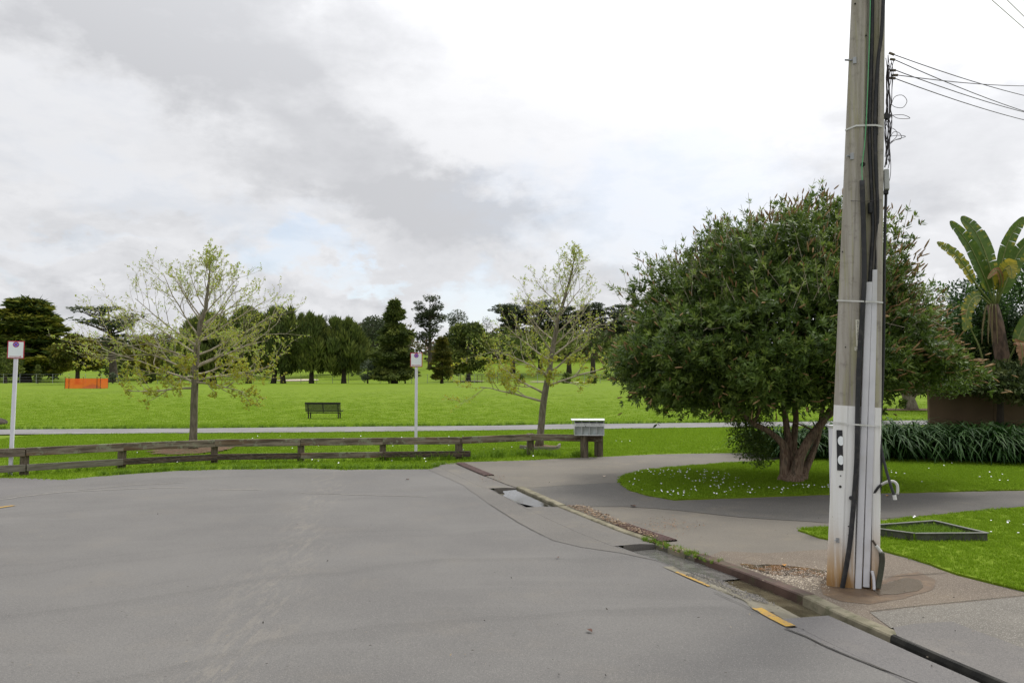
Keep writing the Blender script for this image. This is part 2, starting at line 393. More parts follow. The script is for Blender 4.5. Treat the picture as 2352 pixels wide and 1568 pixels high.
M_RAILGREY = mat_noise('grey_timber', (0.14, 0.125, 0.095), (0.22, 0.20, 0.16), 3, .9, .5, 30, stretch=(.6, 5, 9), c3=(.08, .07, .05), s3=5)
M_RAILDARK = mat_noise('dark_timber', (0.035, 0.026, 0.02), (0.10, 0.065, 0.045), 3, .9, .5, 30, stretch=(.6, 5, 9), c3=(.22, .22, .18), s3=16)
M_POST = mat_noise('post_timber', (0.075, 0.06, 0.04), (0.16, 0.13, 0.09), 5, .9, .5, 30, stretch=(6, 6, .8), c3=(.04, .035, .02), s3=6)
M_SIGNPOST = mat_noise('white_post', (0.62, 0.62, 0.66), (0.68, 0.68, 0.72), 3, .45)
M_SIGNWHITE = mat_noise('sign_white', (0.74, 0.80, 0.78), (0.78, 0.83, 0.80), 3, .5)
M_RED = mat_noise('sign_red', (0.45, 0.03, 0.06), (0.40, 0.03, 0.05), 9, .5)
M_BLUE = mat_noise('sign_blue', (0.12, 0.2, 0.75), (0.16, 0.24, 0.8), 9, .5)
M_STEEL = mat_noise('galvanised', (0.28, 0.29, 0.30), (0.38, 0.39, 0.40), 8, .5, metal=.6)
M_BLACK = mat_noise('black_plastic', (0.018, 0.019, 0.021), (0.03, 0.03, 0.033), 6, .5, c3=(.06, .055, .05), s3=20)
M_CONDUIT = mat_noise('white_conduit', (0.56, 0.56, 0.58), (0.63, 0.63, 0.65), 4, .45, c3=(.48, .47, .44), s3=3)
M_GREEN = mat_noise('green_wire', (0.10, 0.36, 0.16), (0.14, 0.42, 0.2), 8, .5)
M_STRAP = mat_noise('strap', (0.5, 0.5, 0.46), (0.62, 0.62, 0.6), 8, .5)
M_REFL = mat_noise('reflector_white', (0.80, 0.84, 0.85), (0.85, 0.88, 0.88), 60, .35)
M_WIRE = mat_noise('dark_wire', (0.045, 0.04, 0.045), (0.075, 0.065, 0.07), 6, .6)
M_BENCH = mat_noise('bench_dark', (0.012, 0.011, 0.011), (0.022, 0.02, 0.019), 6, .5)
M_BOXGREY = mat_noise('mailbox_grey', (0.42, 0.46, 0.44), (0.52, 0.56, 0.55), 5, .5, c3=(.33, .38, .35), s3=7)
M_BOXWHITE = mat_noise('mailbox_white', (0.58, 0.60, 0.59), (0.64, 0.65, 0.65), 5, .5)
M_FRAMEG = mat_noise('frame_green', (0.055, 0.06, 0.042), (0.08, 0.085, 0.06), 6, .7, .3, 40, c3=(.04, .035, .025), s3=9)
M_FRAMETOP = mat_noise('frame_top', (0.13, 0.135, 0.115), (0.18, 0.18, 0.16), 6, .6)
M_MULCH = mat_noise('mulch', (0.085, 0.045, 0.022), (0.17, 0.10, 0.055), 14, .95, .8, 40, c3=(.06, .09, .02), s3=4)
M_WALL = mat_noise('brown_wall', (0.125, 0.085, 0.05), (0.155, 0.105, 0.062), 2, .9, .2, 50)
M_BARK = mat_noise('bark_grey', (0.12, 0.10, 0.075), (0.22, 0.19, 0.145), 5, .95, .7, 25, stretch=(3, 3, .8), c3=(.10, .11, .055), s3=7)
M_BRANCH = mat_noise('young_branch', (0.26, 0.22, 0.16), (0.42, 0.37, 0.29), 4, .9, .3, 30)
M_BARKDARK = mat_noise('bark_dark', (0.04, 0.033, 0.026), (0.08, 0.065, 0.05), 2, .95, .6, 12)
M_BARKRED = mat_noise('bark_stringy', (0.15, 0.095, 0.065), (0.30, 0.215, 0.155), 4.5, .95, 1.0, 20, stretch=(9, 9, 1.1), c3=(.07, .065, .05), s3=1.8)
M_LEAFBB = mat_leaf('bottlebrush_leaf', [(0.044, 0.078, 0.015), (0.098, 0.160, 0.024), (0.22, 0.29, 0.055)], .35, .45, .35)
M_SPIKE = mat_leaf('bottlebrush_spike', [(0.26, 0.155, 0.07), (0.42, 0.28, 0.14)], .3)
M_LEAFYOUNG = mat_leaf('young_leaf', [(0.30, 0.24, 0.03), (0.42, 0.44, 0.05), (0.36, 0.52, 0.10)], .55)
M_LEAFDARK = mat_leaf('evergreen_leaf', [(0.050, 0.072, 0.022), (0.11, 0.145, 0.036), (0.20, 0.225, 0.052)], .15, .8, .1)
M_LEAFCYP = mat_leaf('cypress_leaf', [(0.034, 0.058, 0.014), (0.105, 0.135, 0.02), (0.26, 0.25, 0.03)], .15, .8, .1)
M_LEAFOLIVE = mat_leaf('olive_leaf', [(0.045, 0.055, 0.012), (0.11, 0.115, 0.018), (0.20, 0.17, 0.025)], .15, .8, .1)
M_LEAFPINE = mat_leaf('pine_leaf', [(0.042, 0.058, 0.034), (0.075, 0.095, 0.05), (0.11, 0.13, 0.07)], .15, .8, .1)
M_LEAFSILVER = mat_leaf('silver_leaf', [(0.07, 0.10, 0.05), (0.14, 0.18, 0.11), (0.26, 0.30, 0.21)], .2)
M_LEAFRED = mat_leaf('russet_leaf', [(0.07, 0.04, 0.025), (0.10, 0.06, 0.035)], .2)
M_AGAP = mat_leaf('agapanthus_leaf', [(0.010, 0.036, 0.006), (0.022, 0.062, 0.010), (0.045, 0.10, 0.02)], .12, .55, .10)
M_BANANA = mat_leaf('banana_leaf', [(0.035, 0.075, 0.015), (0.085, 0.135, 0.025), (0.42, 0.33, 0.04)], .35, .4, .4)
M_DEADLEAF = mat_leaf('dead_leaf', [(0.20, 0.10, 0.05), (0.32, 0.19, 0.10)], .2)
M_PALMDEAD = mat_leaf('palm_dead', [(0.10, 0.06, 0.035), (0.20, 0.13, 0.08)], .2)
M_BLADE = mat_leaf('grass_blade', [(0.14, 0.235, 0.010), (0.195, 0.31, 0.016), (0.26, 0.39, 0.04)], .45, .7, .1)
M_BLADEDARK = mat_leaf('weed_blade', [(0.12, 0.215, 0.012), (0.18, 0.30, 0.022)], .3)
M_DAISY = mat_noise('daisy_white', (0.75, 0.75, 0.75), (0.8, 0.8, 0.8), 3, .7)

# ------------------------------------------------------------------ the kerb line and the paved ground
Kpx = [(1045, 1062), (1100, 1086), (1165, 1112), (1187, 1119), (1283, 1162), (1345, 1187), (1420, 1217), (1500, 1245), (1535, 1257), (1597, 1276),
       (1660, 1299), (1725, 1323), (1785, 1346), (1845, 1370), (1925, 1409), (1990, 1437), (2045, 1461), (2150, 1507), (2260, 1554), (2352, 1594), (2650, 1722)]
KW = [G(*p) for p in Kpx]; KW.append(Vector((3.0, -8, 0)))
def resample(pts, px, step):
    out = []; opx = []
    for i in range(len(pts) - 1):
        n = max(1, int((pts[i + 1] - pts[i]).length / step))
        for j in range(n):
            out.append(pts[i].lerp(pts[i + 1], j / n)); opx.append(px[i] + (px[i + 1] - px[i]) * j / n)
    out.append(pts[-1]); opx.append(px[-1]); return out, opx
KP, KX = resample(KW, [p[0] for p in Kpx] + [3200], 0.04)
KN = []
for i in range(len(KP)):
    t = (KP[min(i + 3, len(KP) - 1)] - KP[max(i - 3, 0)]).normalized(); KN.append(Vector((t.y, -t.x, 0)))   # points to the road (left) side
if KN[0].x > 0: KN = [-n for n in KN]
def strip(i0, i1, offs, name, mat, parent=None, wob=0.0):
    """a ribbon along the kerb line; offs = list of (offset to the road side, height)"""
    m = MB(); idx = list(range(i0, i1 + 1)); k = len(offs)
    for i in idx:
        for j, (d, z) in enumerate(offs):
            w = wob * noise.noise(Vector((KP[i].x * 3, KP[i].y * 3, j * 2.1))) if wob else 0
            p = KP[i] + KN[i] * (d + w); m.v.append((p.x, p.y, z + w * .4))
    for a in range(len(idx) - 1):
        for j in range(k - 1): m.f.append((a * k + j, a * k + j + 1, (a + 1) * k + j + 1, (a + 1) * k + j))
    return m.build(name, mat, parent)
def ki(x):  # index on the kerb line of a place given by its bearing
    return min(range(len(KX)), key=lambda i: abs(KX[i] - x))

kdist_pts = np.array([(p.x, p.y) for p in KP[::4]])
# --- terrain
def axis(fine0, fine1, step, lo, hi, g=1.13):
    a = list(np.arange(fine0, fine1, step)); d = step; v = a[-1]
    while v < hi: d *= g; v += d; a.append(v)
    d = step; v = a[0]; pre = []
    while v > lo: d *= g; v -= d; pre.append(v)
    return pre[::-1] + a
xs = axis(-14, 12, 0.35, -900, 900); ys = axis(3, 40, 0.35, -60, 1500, 1.1)
tv = []; nxs, nys = len(xs), len(ys)
for y in ys:
    for x in xs:
        z = T(x, y) - 0.012
        if -9 < y < 19.5 and -4 < x < 6:
            d = float(np.min(np.hypot(kdist_pts[:, 0] - x, kdist_pts[:, 1] - y)))
            z -= 0.35 * (1 - sstep(0.75, 1.2, d))
        if 17 < y < 34 and not (-5 < x < 6 and y < 19.5): z += 0.02 * noise.noise(Vector((x * .5, y * .5, 0)))
        tv.append((x, y, z))
tf = [(j * nxs + i, j * nxs + i + 1, (j + 1) * nxs + i + 1, (j + 1) * nxs + i) for j in range(nys - 1) for i in range(nxs - 1)]
terr = mesh_np('ground', tv, tf, M_GROUND, smooth=True); tag(terr, kind='structure')

road_off = 0.50
road_edge = [KP[i] + KN[i] * road_off for i in range(ki(1045), len(KP), 6)]
far_px = [(1020, 1068), (985, 1077), (890, 1077.5), (780, 1078), (700, 1075), (600, 1077), (500, 1078), (400, 1081), (300, 1088), (220, 1094), (150, 1101), (0, 1141), (-300, 1260)]
far = [G(*p) for p in far_px]
road_poly = road_edge + [Vector((2.2, -8, 0)), Vector((-30, -8, 0)), Vector((-30, 5, 0))] + far[::-1]
road = poly_sheet('road', road_poly, 0.0, M_ROAD, jag=0.02, thick=.05); tag(road, kind='structure')
side = [G(*p) for p in ((-900, 1110), (-300, 1098), (0, 1096.5), (70, 1097), (150, 1101), (0, 1141), (-300, 1260))] + [Vector((-30, 5, 0)), Vector((-30, 14, 0))]
tag(poly_sheet('side_drive', side, -0.004, M_ROADSIDE, jag=.015, thick=.05), kind='structure')

foot_in = [KP[i] - KN[i] * 0.11 for i in range(ki(1187), len(KP), 6)]
foot_far = [G(*p) for p in ((1050, 1061), (1090, 1060), (1200, 1057), (1340, 1050), (1400, 1048), (1500, 1043), (1600, 1041), (1700, 1040), (1900, 1040))]
foot_poly = [KP[i] - KN[i] * 0.0 for i in range(0, ki(1187), 6)] + foot_in + [Vector((3.3, -8, 0)), Vector((14, -8, 0)), Vector((14, 17.2, 0)), Vector((9.3, 17.2, 0)), Vector((8.6, 20.6, 0))] + foot_far[::-1]
tag(poly_sheet('footpath', foot_poly, 0.0, M_FOOT, jag=.015, thick=.1), kind='structure')

ISL = [G(*p) for p in ((1420, 1106), (1426, 1098), (1440, 1091), (1480, 1081), (1560, 1073), (1680, 1064), (1760, 1060), (1880, 1056), (2020, 1051))] + \
      [Vector((11.0, 20.0, 0)), Vector((15, 17.5, 0)), Vector((16, 12.5, 0))] + [G(*p) for p in ((2600, 1121), (2352, 1126), (2100, 1131), (1900, 1136), (1700, 1143), (1550, 1149), (1490, 1140), (1450, 1128), (1430, 1117))]
LOW = [G(*p) for p in ((1832, 1219), (1870, 1215), (1950, 1207), (2020, 1199), (2140, 1187), (2250, 1176), (2352, 1166), (2700, 1142))] + [Vector((12, 10.5, 0)), Vector((12, 4.5, 0))] + \
      [G(*p) for p in ((2600, 1450), (2352, 1359), (2290, 1344), (2200, 1320), (2130, 1297), (2020, 1262), (1940, 1247), (1880, 1236))]
tag(poly_sheet('lawn', ISL, 0.022, M_GROUND, jag=.05, thick=.05), kind='structure')
tag(poly_sheet('lawn', LOW, 0.022, M_GROUND, jag=.04, thick=.05), kind='structure')
# patches of other paving on the footpath
agg = [KP[i] - KN[i] * 0.11 for i in range(ki(1610), ki(2045), 6)] + [G(*p) for p in ((2046, 1443), (2185, 1430), (2352, 1492), (2600, 1590), (2900, 1480), (2352, 1362), (2290, 1346), (2200, 1322), (2130, 1299), (2020, 1266), (1900, 1262), (1760, 1270), (1660, 1266))]
tag(poly_sheet('aggregate_paving', agg, 0.005, M_AGG, jag=.012), kind='structure')
aggrey = [G(*p) for p in ((1998, 1408), (2120, 1394), (2352, 1371), (2700, 1400), (2650, 1640), (2352, 1494), (2250, 1456), (2185, 1431), (2046, 1444))] 
tag(poly_sheet('grey_paving', aggrey, 0.009, M_AGGGREY, jag=.006), kind='structure')
patch = [KP[i] - KN[i] * 0.02 for i in range(ki(2050), len(KP) - 60, 6)] + [G(*p) for p in ((2900, 1700), (2600, 1590), (2352, 1493), (2250, 1455), (2185, 1430), (2100, 1436), (2052, 1444))]
tag(poly_sheet('asphalt_patch', patch, 0.014, M_PATCHDARK, jag=.01, thick=.14), kind='structure')
drv = [G(*p) for p in ((1195, 1121), (1300, 1114), (1390, 1109), (1425, 1109), (1450, 1130), (1550, 1151), (1700, 1146), (1900, 1138), (2352, 1128), (2700, 1118), (2700, 1138), (2352, 1163), (2100, 1186), (1900, 1200), (1700, 1188), (1560, 1172), (1440, 1163), (1310, 1163), (1240, 1140))]
tag(poly_sheet('driveway', drv, 0.005, M_DRIVE, jag=.03), kind='structure')

# gutter, ramps and kerbs
gutter = empty('gutter'); tag(gutter, kind='structure')
i_a, i_b, i_c, i_d, i_e, i_f = ki(1187), ki(1283), ki(1503), ki(1597), ki(1930), ki(2045)
def open_gutter(i0, i1, wet, dry, wide=False):
    if wide:
        strip(i0, i1, [(-0.02, .0), (0.0, -0.02), (0.004, -0.108), (0.10, -0.112), (0.44, -0.085)], wet, M_GUTTER, gutter)
        strip(i0, i1, [(0.435, -0.0855), (0.49, -0.03), (0.52, 0.004)], dry, M_GUTTERDRY, gutter, wob=.012); return
    strip(i0, i1, [(-0.02, .0), (0.0, -0.02), (0.004, -0.108), (0.08, -0.110), (0.16, -0.090)], wet, M_GUTTER, gutter)
    strip(i0, i1, [(0.155, -0.091), (0.36, -0.03), (0.51, 0.004)], dry, M_GUTTERDRY, gutter, wob=.006)
open_gutter(i_a, i_b, 'channel_bed', 'channel_slope', True); open_gutter(i_c, ki(1700), 'channel_bed', 'channel_slope', True); open_gutter(ki(1700), i_e, 'channel_bed', 'channel_slope')
def crossing(i0, i1, w, mat, z0=-0.012):
    o = strip(i0, i1, [(-0.004, -0.17), (0.0, z0), (w * .5, 0.008), (w, 0.006), (w + .02, -0.02)], 'ramp', mat, None, wob=.004)
    # end faces close the ramp towards the open channel
    m = MB()
    for i in (i0, i1):
        a = KP[i]; n = KN[i]
        m.add([a + Vector((0, 0, -.17)), a + n * .42 + Vector((0, 0, -.17)), a + n * .42 + Vector((0, 0, .006)), a + n * .2 + Vector((0, 0, .006)), a + Vector((0, 0, z0))], [(0, 1, 2, 3, 4)])
    e = m.build('ramp_end', mat); e.parent = o
    return tag(o, kind='structure')
crossing(0, i_a, 0.55, M_RAMP); crossing(i_b, i_c, 0.55, M_RAMP)
# ramp across the open drain at the lower right: a slot is left open next to the asphalt
strip(i_e, len(KP) - 1, [(-0.02, -0.13), (0.0, -0.14), (0.075, -0.14)], 'channel_bed', M_DARK, gutter)
strip(i_e, len(KP) - 1, [(0.075, -0.14), (0.085, -0.02), (0.12, 0.008), (0.53, 0.008), (0.56, -.01)], 'drain_ramp', M_ROADSIDE, gutter, wob=.006)
strip(i_f, len(KP) - 1, [(-0.03, .016), (-.006, .010), (.004, -0.02), (0.004, -0.14)], 'drain_side', M_DARK, gutter, wob=.008)
# a wide patch of newer asphalt on the road side
seam_px = [(985, 1079), (1060, 1112), (1126, 1159), (1190, 1200), (1270, 1241), (1333, 1256), (1426, 1270), (1512, 1288)]
tanp = [G(*p) for p in seam_px] + [KP[i] + KN[i] * 0.53 for i in range(i_c, 0, -6)]
tag(poly_sheet('road_patch', tanp, 0.004, M_RAMP, jag=.015), kind='structure')
lower = [G(*p) for p in ((1800, 1444), (1872, 1437), (1930, 1426))] + [KP[i] + KN[i] * 0.53 for i in range(i_e + 4, len(KP) - 40, 6)] + [G(*p) for p in ((2650, 1800), (2250, 1632), (2110, 1572), (2050, 1548), (1960, 1512), (1900, 1487), (1850, 1463))]
tag(poly_sheet('road_patch', lower, 0.004, M_ROADSIDE, jag=.015), kind='structure')
tag(strip(ki(1640), i_e - 4, [(.485, .002), (.50, .005), (.56, .006), (.60, .0035)], 'channel_apron', M_GUTTERDRY, None, wob=.03), kind='structure')

kerb = empty('kerb'); tag(kerb, kind='structure')
def kstones(xs_, mat, top=.016, w=.12, chip=.003):
    for a, c in zip(xs_[:-1], xs_[1:]):
        i0, i1 = ki(a), ki(c)
        if i1 - i0 < 2: continue
        i1 -= 0
        m = MB(); idx = list(range(i0, i1, 2)) + [i1]; prof = [(0.010, -.15), (.006, top - .012), (-.004, top), (-w + .01, top + .002), (-w, top - .03)]
        k = len(prof)
        for q_, i in enumerate(idx):
            e = .004 if q_ == 0 else (-.004 if q_ == len(idx) - 1 else 0)
            t = Vector((-KN[i].y, KN[i].x, 0))
            for j, (d, z) in enumerate(prof):
                wv = chip * noise.noise(Vector((KP[i].x * 9, KP[i].y * 9, j)))
                p = KP[i] + KN[i] * (d + wv) - t * e; m.v.append((p.x, p.y, z + wv))
        for r_ in range(len(idx) - 1):
            for j in range(k - 1): m.f.append((r_ * k + j, r_ * k + j + 1, (r_ + 1) * k + j + 1, (r_ + 1) * k + j))
        m.f.append(tuple(range(k))); m.f.append(tuple((len(idx) - 1) * k + j for j in range(k)))
        m.build('kerb_stone', mat, kerb)
kstones([1187, 1232, 1283], M_KERB); kstones([1283, 1345, 1420, 1490], M_KERB, .008, .10); kstones([1535, 1572], M_KERB)
kstones([1597, 1700, 1780, 1845], M_KERBSTEEL, .014); kstones([1845, 1905], M_KERB, .012); kstones([1905, 1945, 2045], M_KERB, .010)
# drain covers: long ribbed steel plates
def cover(x0, x1, off, w, n, label):
    t = empty('drain_cover', KP[ki((x0 + x1) / 2)]); tag(t, label, 'drain cover', 'ribbed steel drain covers beside the kerb')
    m = MB(); i0, i1 = ki(x0), ki(x1); o = t.location
    prof = [(off, .0), (off, .018), (off - w, .018), (off - w, 0)]
    pl = strip(i0, i1, prof, 'plate', M_COVER, None); pl.data.transform(Matrix.Translation(-o)); pl.parent = t
    for r_ in range(n):
        d = off - w * (r_ + .5) / n
        rb = strip(i0, i1, [(d + .006, .018), (d + .005, .026), (d - .005, .026), (d - .006, .018)], 'rib', M_COVER, None)
        rb.data.transform(Matrix.Translation(-o)); rb.parent = t
M_COVER = mat_noise('cover_rust', (0.10, 0.062, 0.055), (0.15, 0.095, 0.085), 5, .7, .4, 60, c3=(.06, .05, .04), s3=12)
cover(1050, 1118, .02, .19, 5, 'rust red drain cover behind the fence end, farther of the two')
cover(1400, 1505, -.10, .20, 5, 'rust red drain cover strip by the footpath, nearer of the two')

# puddles
def puddle(name, px, z, mat, label, jag=.02):
    o = poly_sheet(name, [G(p[0], p[1], z) for p in px], z, mat, jag=jag, step=.05); tag(o, label, 'puddle'); return o
def gut_pud(x0, x1, label, wmax=.30, z=-.112):
    i0, i1 = ki(x0), ki(x1); n = i1 - i0; pts = []
    for i in range(i0, i1, 2): pts.append(KP[i] + KN[i] * .006)
    for i in range(i1, i0, -2):
        u = (i - i0) / n; w = wmax * (0.55 + .45 * math.sin(u * math.pi)) * (1 + .25 * noise.noise(Vector((i * .09, 1, 1)))); pts.append(KP[i] + KN[i] * max(.02, w))
    o = poly_sheet('puddle', pts, z, M_WATER); tag(o, label, 'puddle', 'water lying in the gutter')
gut_pud(1192, 1281, 'shiny rainwater puddle in the short far gutter opening', .50, -.022)
_w = strip(ki(1700), i_e, [(0.006, -.072), (0.26, -.072)], 'puddle', M_WATER2); tag(_w, 'dull silty water trickling along the foot of the rusty kerb', 'puddle', 'water lying in the gutter')
tag(strip(ki(1508), ki(1700), [(0.006, -.060), (0.50, -.060)], 'puddle', M_WATER3), 'bright shallow puddle in the near gutter above the rusty kerb', 'puddle', 'water lying in the gutter')
puddle('puddle', [(1700, 1294), (1740, 1297), (1790, 1296), (1850, 1302), (1905, 1309), (1905, 1330), (1870, 1322), (1840, 1325), (1800, 1319), (1775, 1320), (1745, 1308), (1712, 1301)], .010, M_BROWNWATER, 'rusty orange brown water on the paving left of the pole foot', jag=.06)
puddle('puddle', [(2010, 1352), (2040, 1336), (2080, 1325), (2110, 1330), (2118, 1345), (2090, 1358), (2050, 1365), (2015, 1366)], .010, asphalt('wet_paving', (.085, .064, .044), (.12, .092, .066), rough=.28, fine=70, speck=(.35, .31, .26), speck_amt=.8), 'thin wet patch on the paving right of the pole foot', jag=.05)
# stained ring round the pole foot
stain = poly_sheet('rust_stain', [G(p[0], p[1], .0075) for p in ((1880, 1342), (1930, 1330), (2000, 1345), (2060, 1318), (2110, 1312), (2148, 1330), (2140, 1352), (2080, 1374), (2000, 1386), (1930, 1380), (1890, 1365))], .0075,
    mat_noise('rust_stained', (.095, .062, .038), (.13, .09, .055), 4, .6, .4, 80, c3=(.17, .11, .06), s3=9), jag=.03, step=.05); tag(stain, kind='structure')

# thin lines: seams, cracks and paint
def ribbon(name, px, w, z, mat, jit=.01, parent=None, sub=10):
    P = [G(p[0], p[1], 0) for p in px]; Q = []
    for a, c in zip(P[:-1], P[1:]):
        for j in range(sub): Q.append(a.lerp(c, j / sub))
    Q.append(P[-1]); m = MB()
    for i, p in enumerate(Q):
        t = (Q[min(i + 1, len(Q) - 1)] - Q[max(i - 1, 0)]).normalized(); n = Vector((t.y, -t.x, 0))
        j_ = jit * noise.noise(Vector((p.x * 5, p.y * 5, 7))); ww = w / 2 * (1 + .35 * noise.noise(Vector((p.x * 9, p.y * 9, 1))))
        m.v += [tuple(p + n * (j_ + ww) + Vector((0, 0, z))), tuple(p + n * (j_ - ww) + Vector((0, 0, z)))]
    for i in range(len(Q) - 1): m.f.append((2 * i, 2 * i + 1, 2 * i + 3, 2 * i + 2))
    o = m.build(name, mat, parent); return o
for px, w, z in (([(1805, 1445), (1850, 1463), (1900, 1487), (1925, 1498), (1960, 1512), (2050, 1548), (2110, 1572), (2200, 1610)], .010, .010),
                 ([(1126, 1159), (1190, 1200), (1250, 1232)], .005, .010),
                 ([(1640, 1362), (1700, 1388), (1745, 1410)], .006, .012)):
    tag(ribbon('road_crack', px, w, z, M_CRACK), kind='structure')
for px, w, z in (([(2031, 1327), (2174, 1317)], .010, .013), ([(1997, 1407), (2120, 1393), (2352, 1370), (2500, 1356)], .012, .0135)):
    tag(ribbon('paving_joint', px, w, z, M_CRACK, .004), kind='structure')
tag(ribbon('lane_seam', [(1195, 1120), (1290, 1114), (1400, 1108)], .02, .008, M_GUTTERDRY, .02), kind='structure')
for a_, c_, o_, w_ in ((1672, 1756, .575, .04), (1888, 1966, .53, .085)):
    tag(strip(ki(a_), ki(c_), [(o_, .0085), (o_ + w_, .0085)], 'yellow_marking', M_YELLOW, None, wob=.012), kind='structure')
tag(ribbon('yellow_marking', [(-60, 1174), (32, 1161)], .10, .0075, M_YELLOW, .006), kind='structure')

M_SCUFF = mat_noise('tyre_scuff', (.24, .225, .20), (.18, .17, .158), 10, .9)
for px, w in (([(-20, 1150), (80, 1136), (156, 1129), (325, 1121), (430, 1119)], .07), ([(180, 1125), (300, 1114), (420, 1108)], .05), ([(690, 1132), (820, 1136), (980, 1140)], .04), ([(480, 1123), (560, 1124), (600, 1124)], .06)):
    tag(ribbon('tyre_scuff', px, w, .004, M_SCUFF, .05), kind='structure')


# the concrete path across the grass
up_px = [(-1500, 1010), (-600, 993), (0, 987), (440, 984.5), (760, 981), (1139, 978), (1286, 975), (1480, 973), (1660, 971), (2100, 966), (2600, 961)]
lo_px = [(2600, 969), (2100, 976), (1660, 981.5), (1480, 984), (1286, 986.5), (1139, 988.5), (760, 993), (440, 995), (0, 998.5), (-600, 1006), (-1500, 1030)]
pth = poly_sheet('park_path', [G(*p) for p in up_px] + [G(*p) for p in lo_px], .022, M_CONC, jag=.08, step=.3, zf=lambda x, y: T(x, y)); tag(pth, kind='structure')
for px in ([(70, 995), (190, 994)], [(300, 993), (440, 991.5)], [(500, 991), (700, 989.5)]):
    tag(ribbon('path_marking', px, .10, .028, M_WHITELINE, .0), kind='structure')

# sand bunkers on the golf course slope
M_SAND = mat_noise('bunker_sand', (.42, .36, .27), (.5, .44, .34), .5, .95)
for cx, Y, w, d in ((1083, 150, 2.0, 2.5), (1336, 141, 2.2, 2.5), (685, 158, 3.4, 4.0), (1240, 147, 1.6, 2.0)):
    X = XatY(cx, Y); pts = [Vector((X + w * 1.2 * math.cos(a), Y + d * math.sin(a), 0)) for a in np.linspace(0, 2 * math.pi, 20)[:-1]]
    tag(poly_sheet('sand_bunker', pts, .12, M_SAND, zf=T), kind='structure')

# ------------------------------------------------------------------ timber barrier
bar = empty('timber_barrier', G(691, 1060)); tag(bar, 'low weathered timber rail barrier along the grass edge of the road', 'fence')
B0 = bar.location.copy()
post_px = [(-190, 1104), (55, 1090), (279, 1075), (492, 1063), (691, 1060), (879, 1057), (1054, 1055), (1218, 1045), (1342, 1050), (1375, 1048)]
PW = [G(*p) for p in post_px]
def yaw(d): return math.atan2(d.y, d.x)
for i, p in enumerate(PW):
    a = PW[max(i - 1, 0)]; c = PW[min(i + 1, len(PW) - 1)]; ang = yaw(c - a)
    if i == 8: ang = yaw(PW[8] - PW[7])
    m = MB(); lean = random.uniform(-.01, .01)
    hh = .53 if i not in (7, 8, 9) else .56
    wv = .15 if i < 7 else .165
    m.box((0, 0, hh / 2 - .05), (wv, wv, hh + .1), bev=.008)
    o = m.build('post', M_POST, bar); o.location = p - B0; o.rotation_euler = (lean, lean, ang)
def rail(pa, pb, z0, z1, mat, y_off=-.055, th=.055, ea=0.0, eb=0.0):
    d = (pb - pa); d.z = 0; L = d.length; u = d / L; nrm = Vector((u.y, -u.x, 0))     # nrm points to the road
    if nrm.y > 0: nrm = -nrm
    a = pa - u * ea; c = pb + u * eb; L = (c - a).length; mid = (a + c) / 2 + nrm * (-y_off)
    m = MB(); m.box((0, 0, 0), (L - .006, th, z1 - z0), bev=.007)
    for v in range(len(m.v)):
        x, y, z = m.v[v]; m.v[v] = (x, y + .004 * noise.noise(Vector((x * 2, y, z))), z + .008 * noise.noise(Vector((x * 1.3, 3, z * 4))))
    o = m.build('rail', mat, bar); o.location = Vector((mid.x, mid.y, (z0 + z1) / 2)) - B0; o.rotation_euler = (0, 0, yaw(u)); return o
front = -.105
def line_pt(px):   # point on the fence line for a bearing
    for a, c, pa, pc in zip(post_px[:-1], post_px[1:], PW[:-1], PW[1:]):
        if a[0] <= px <= c[0]: return pa.lerp(pc, (px - a[0]) / (c[0] - a[0]))
    return PW[-1]
top = [-190, 55, 279, 492, 691, 879, 1056, 1218, 1375]
for a, c in zip(top[:-1], top[1:]):
    z = .385 if a >= 0 else .385
    rail(line_pt(a), line_pt(c), z, z + .165, M_RAIL, y_off=front, ea=0, eb=.10 if c == 1375 else 0)
rail(line_pt(-190), line_pt(57), .08, .215, M_RAILGREY, y_off=front); rail(line_pt(57), line_pt(279), .08, .215, M_RAILGREY, y_off=front)
rail(line_pt(279), line_pt(498), .08, .215, M_RAILDARK, y_off=front); rail(line_pt(498), line_pt(691), .08, .215, M_RAILDARK, y_off=front)
rail(line_pt(691), line_pt(879), .08, .215, M_RAIL, y_off=front); rail(line_pt(879), line_pt(1054), .08, .215, M_RAILDARK, y_off=front, eb=.28)

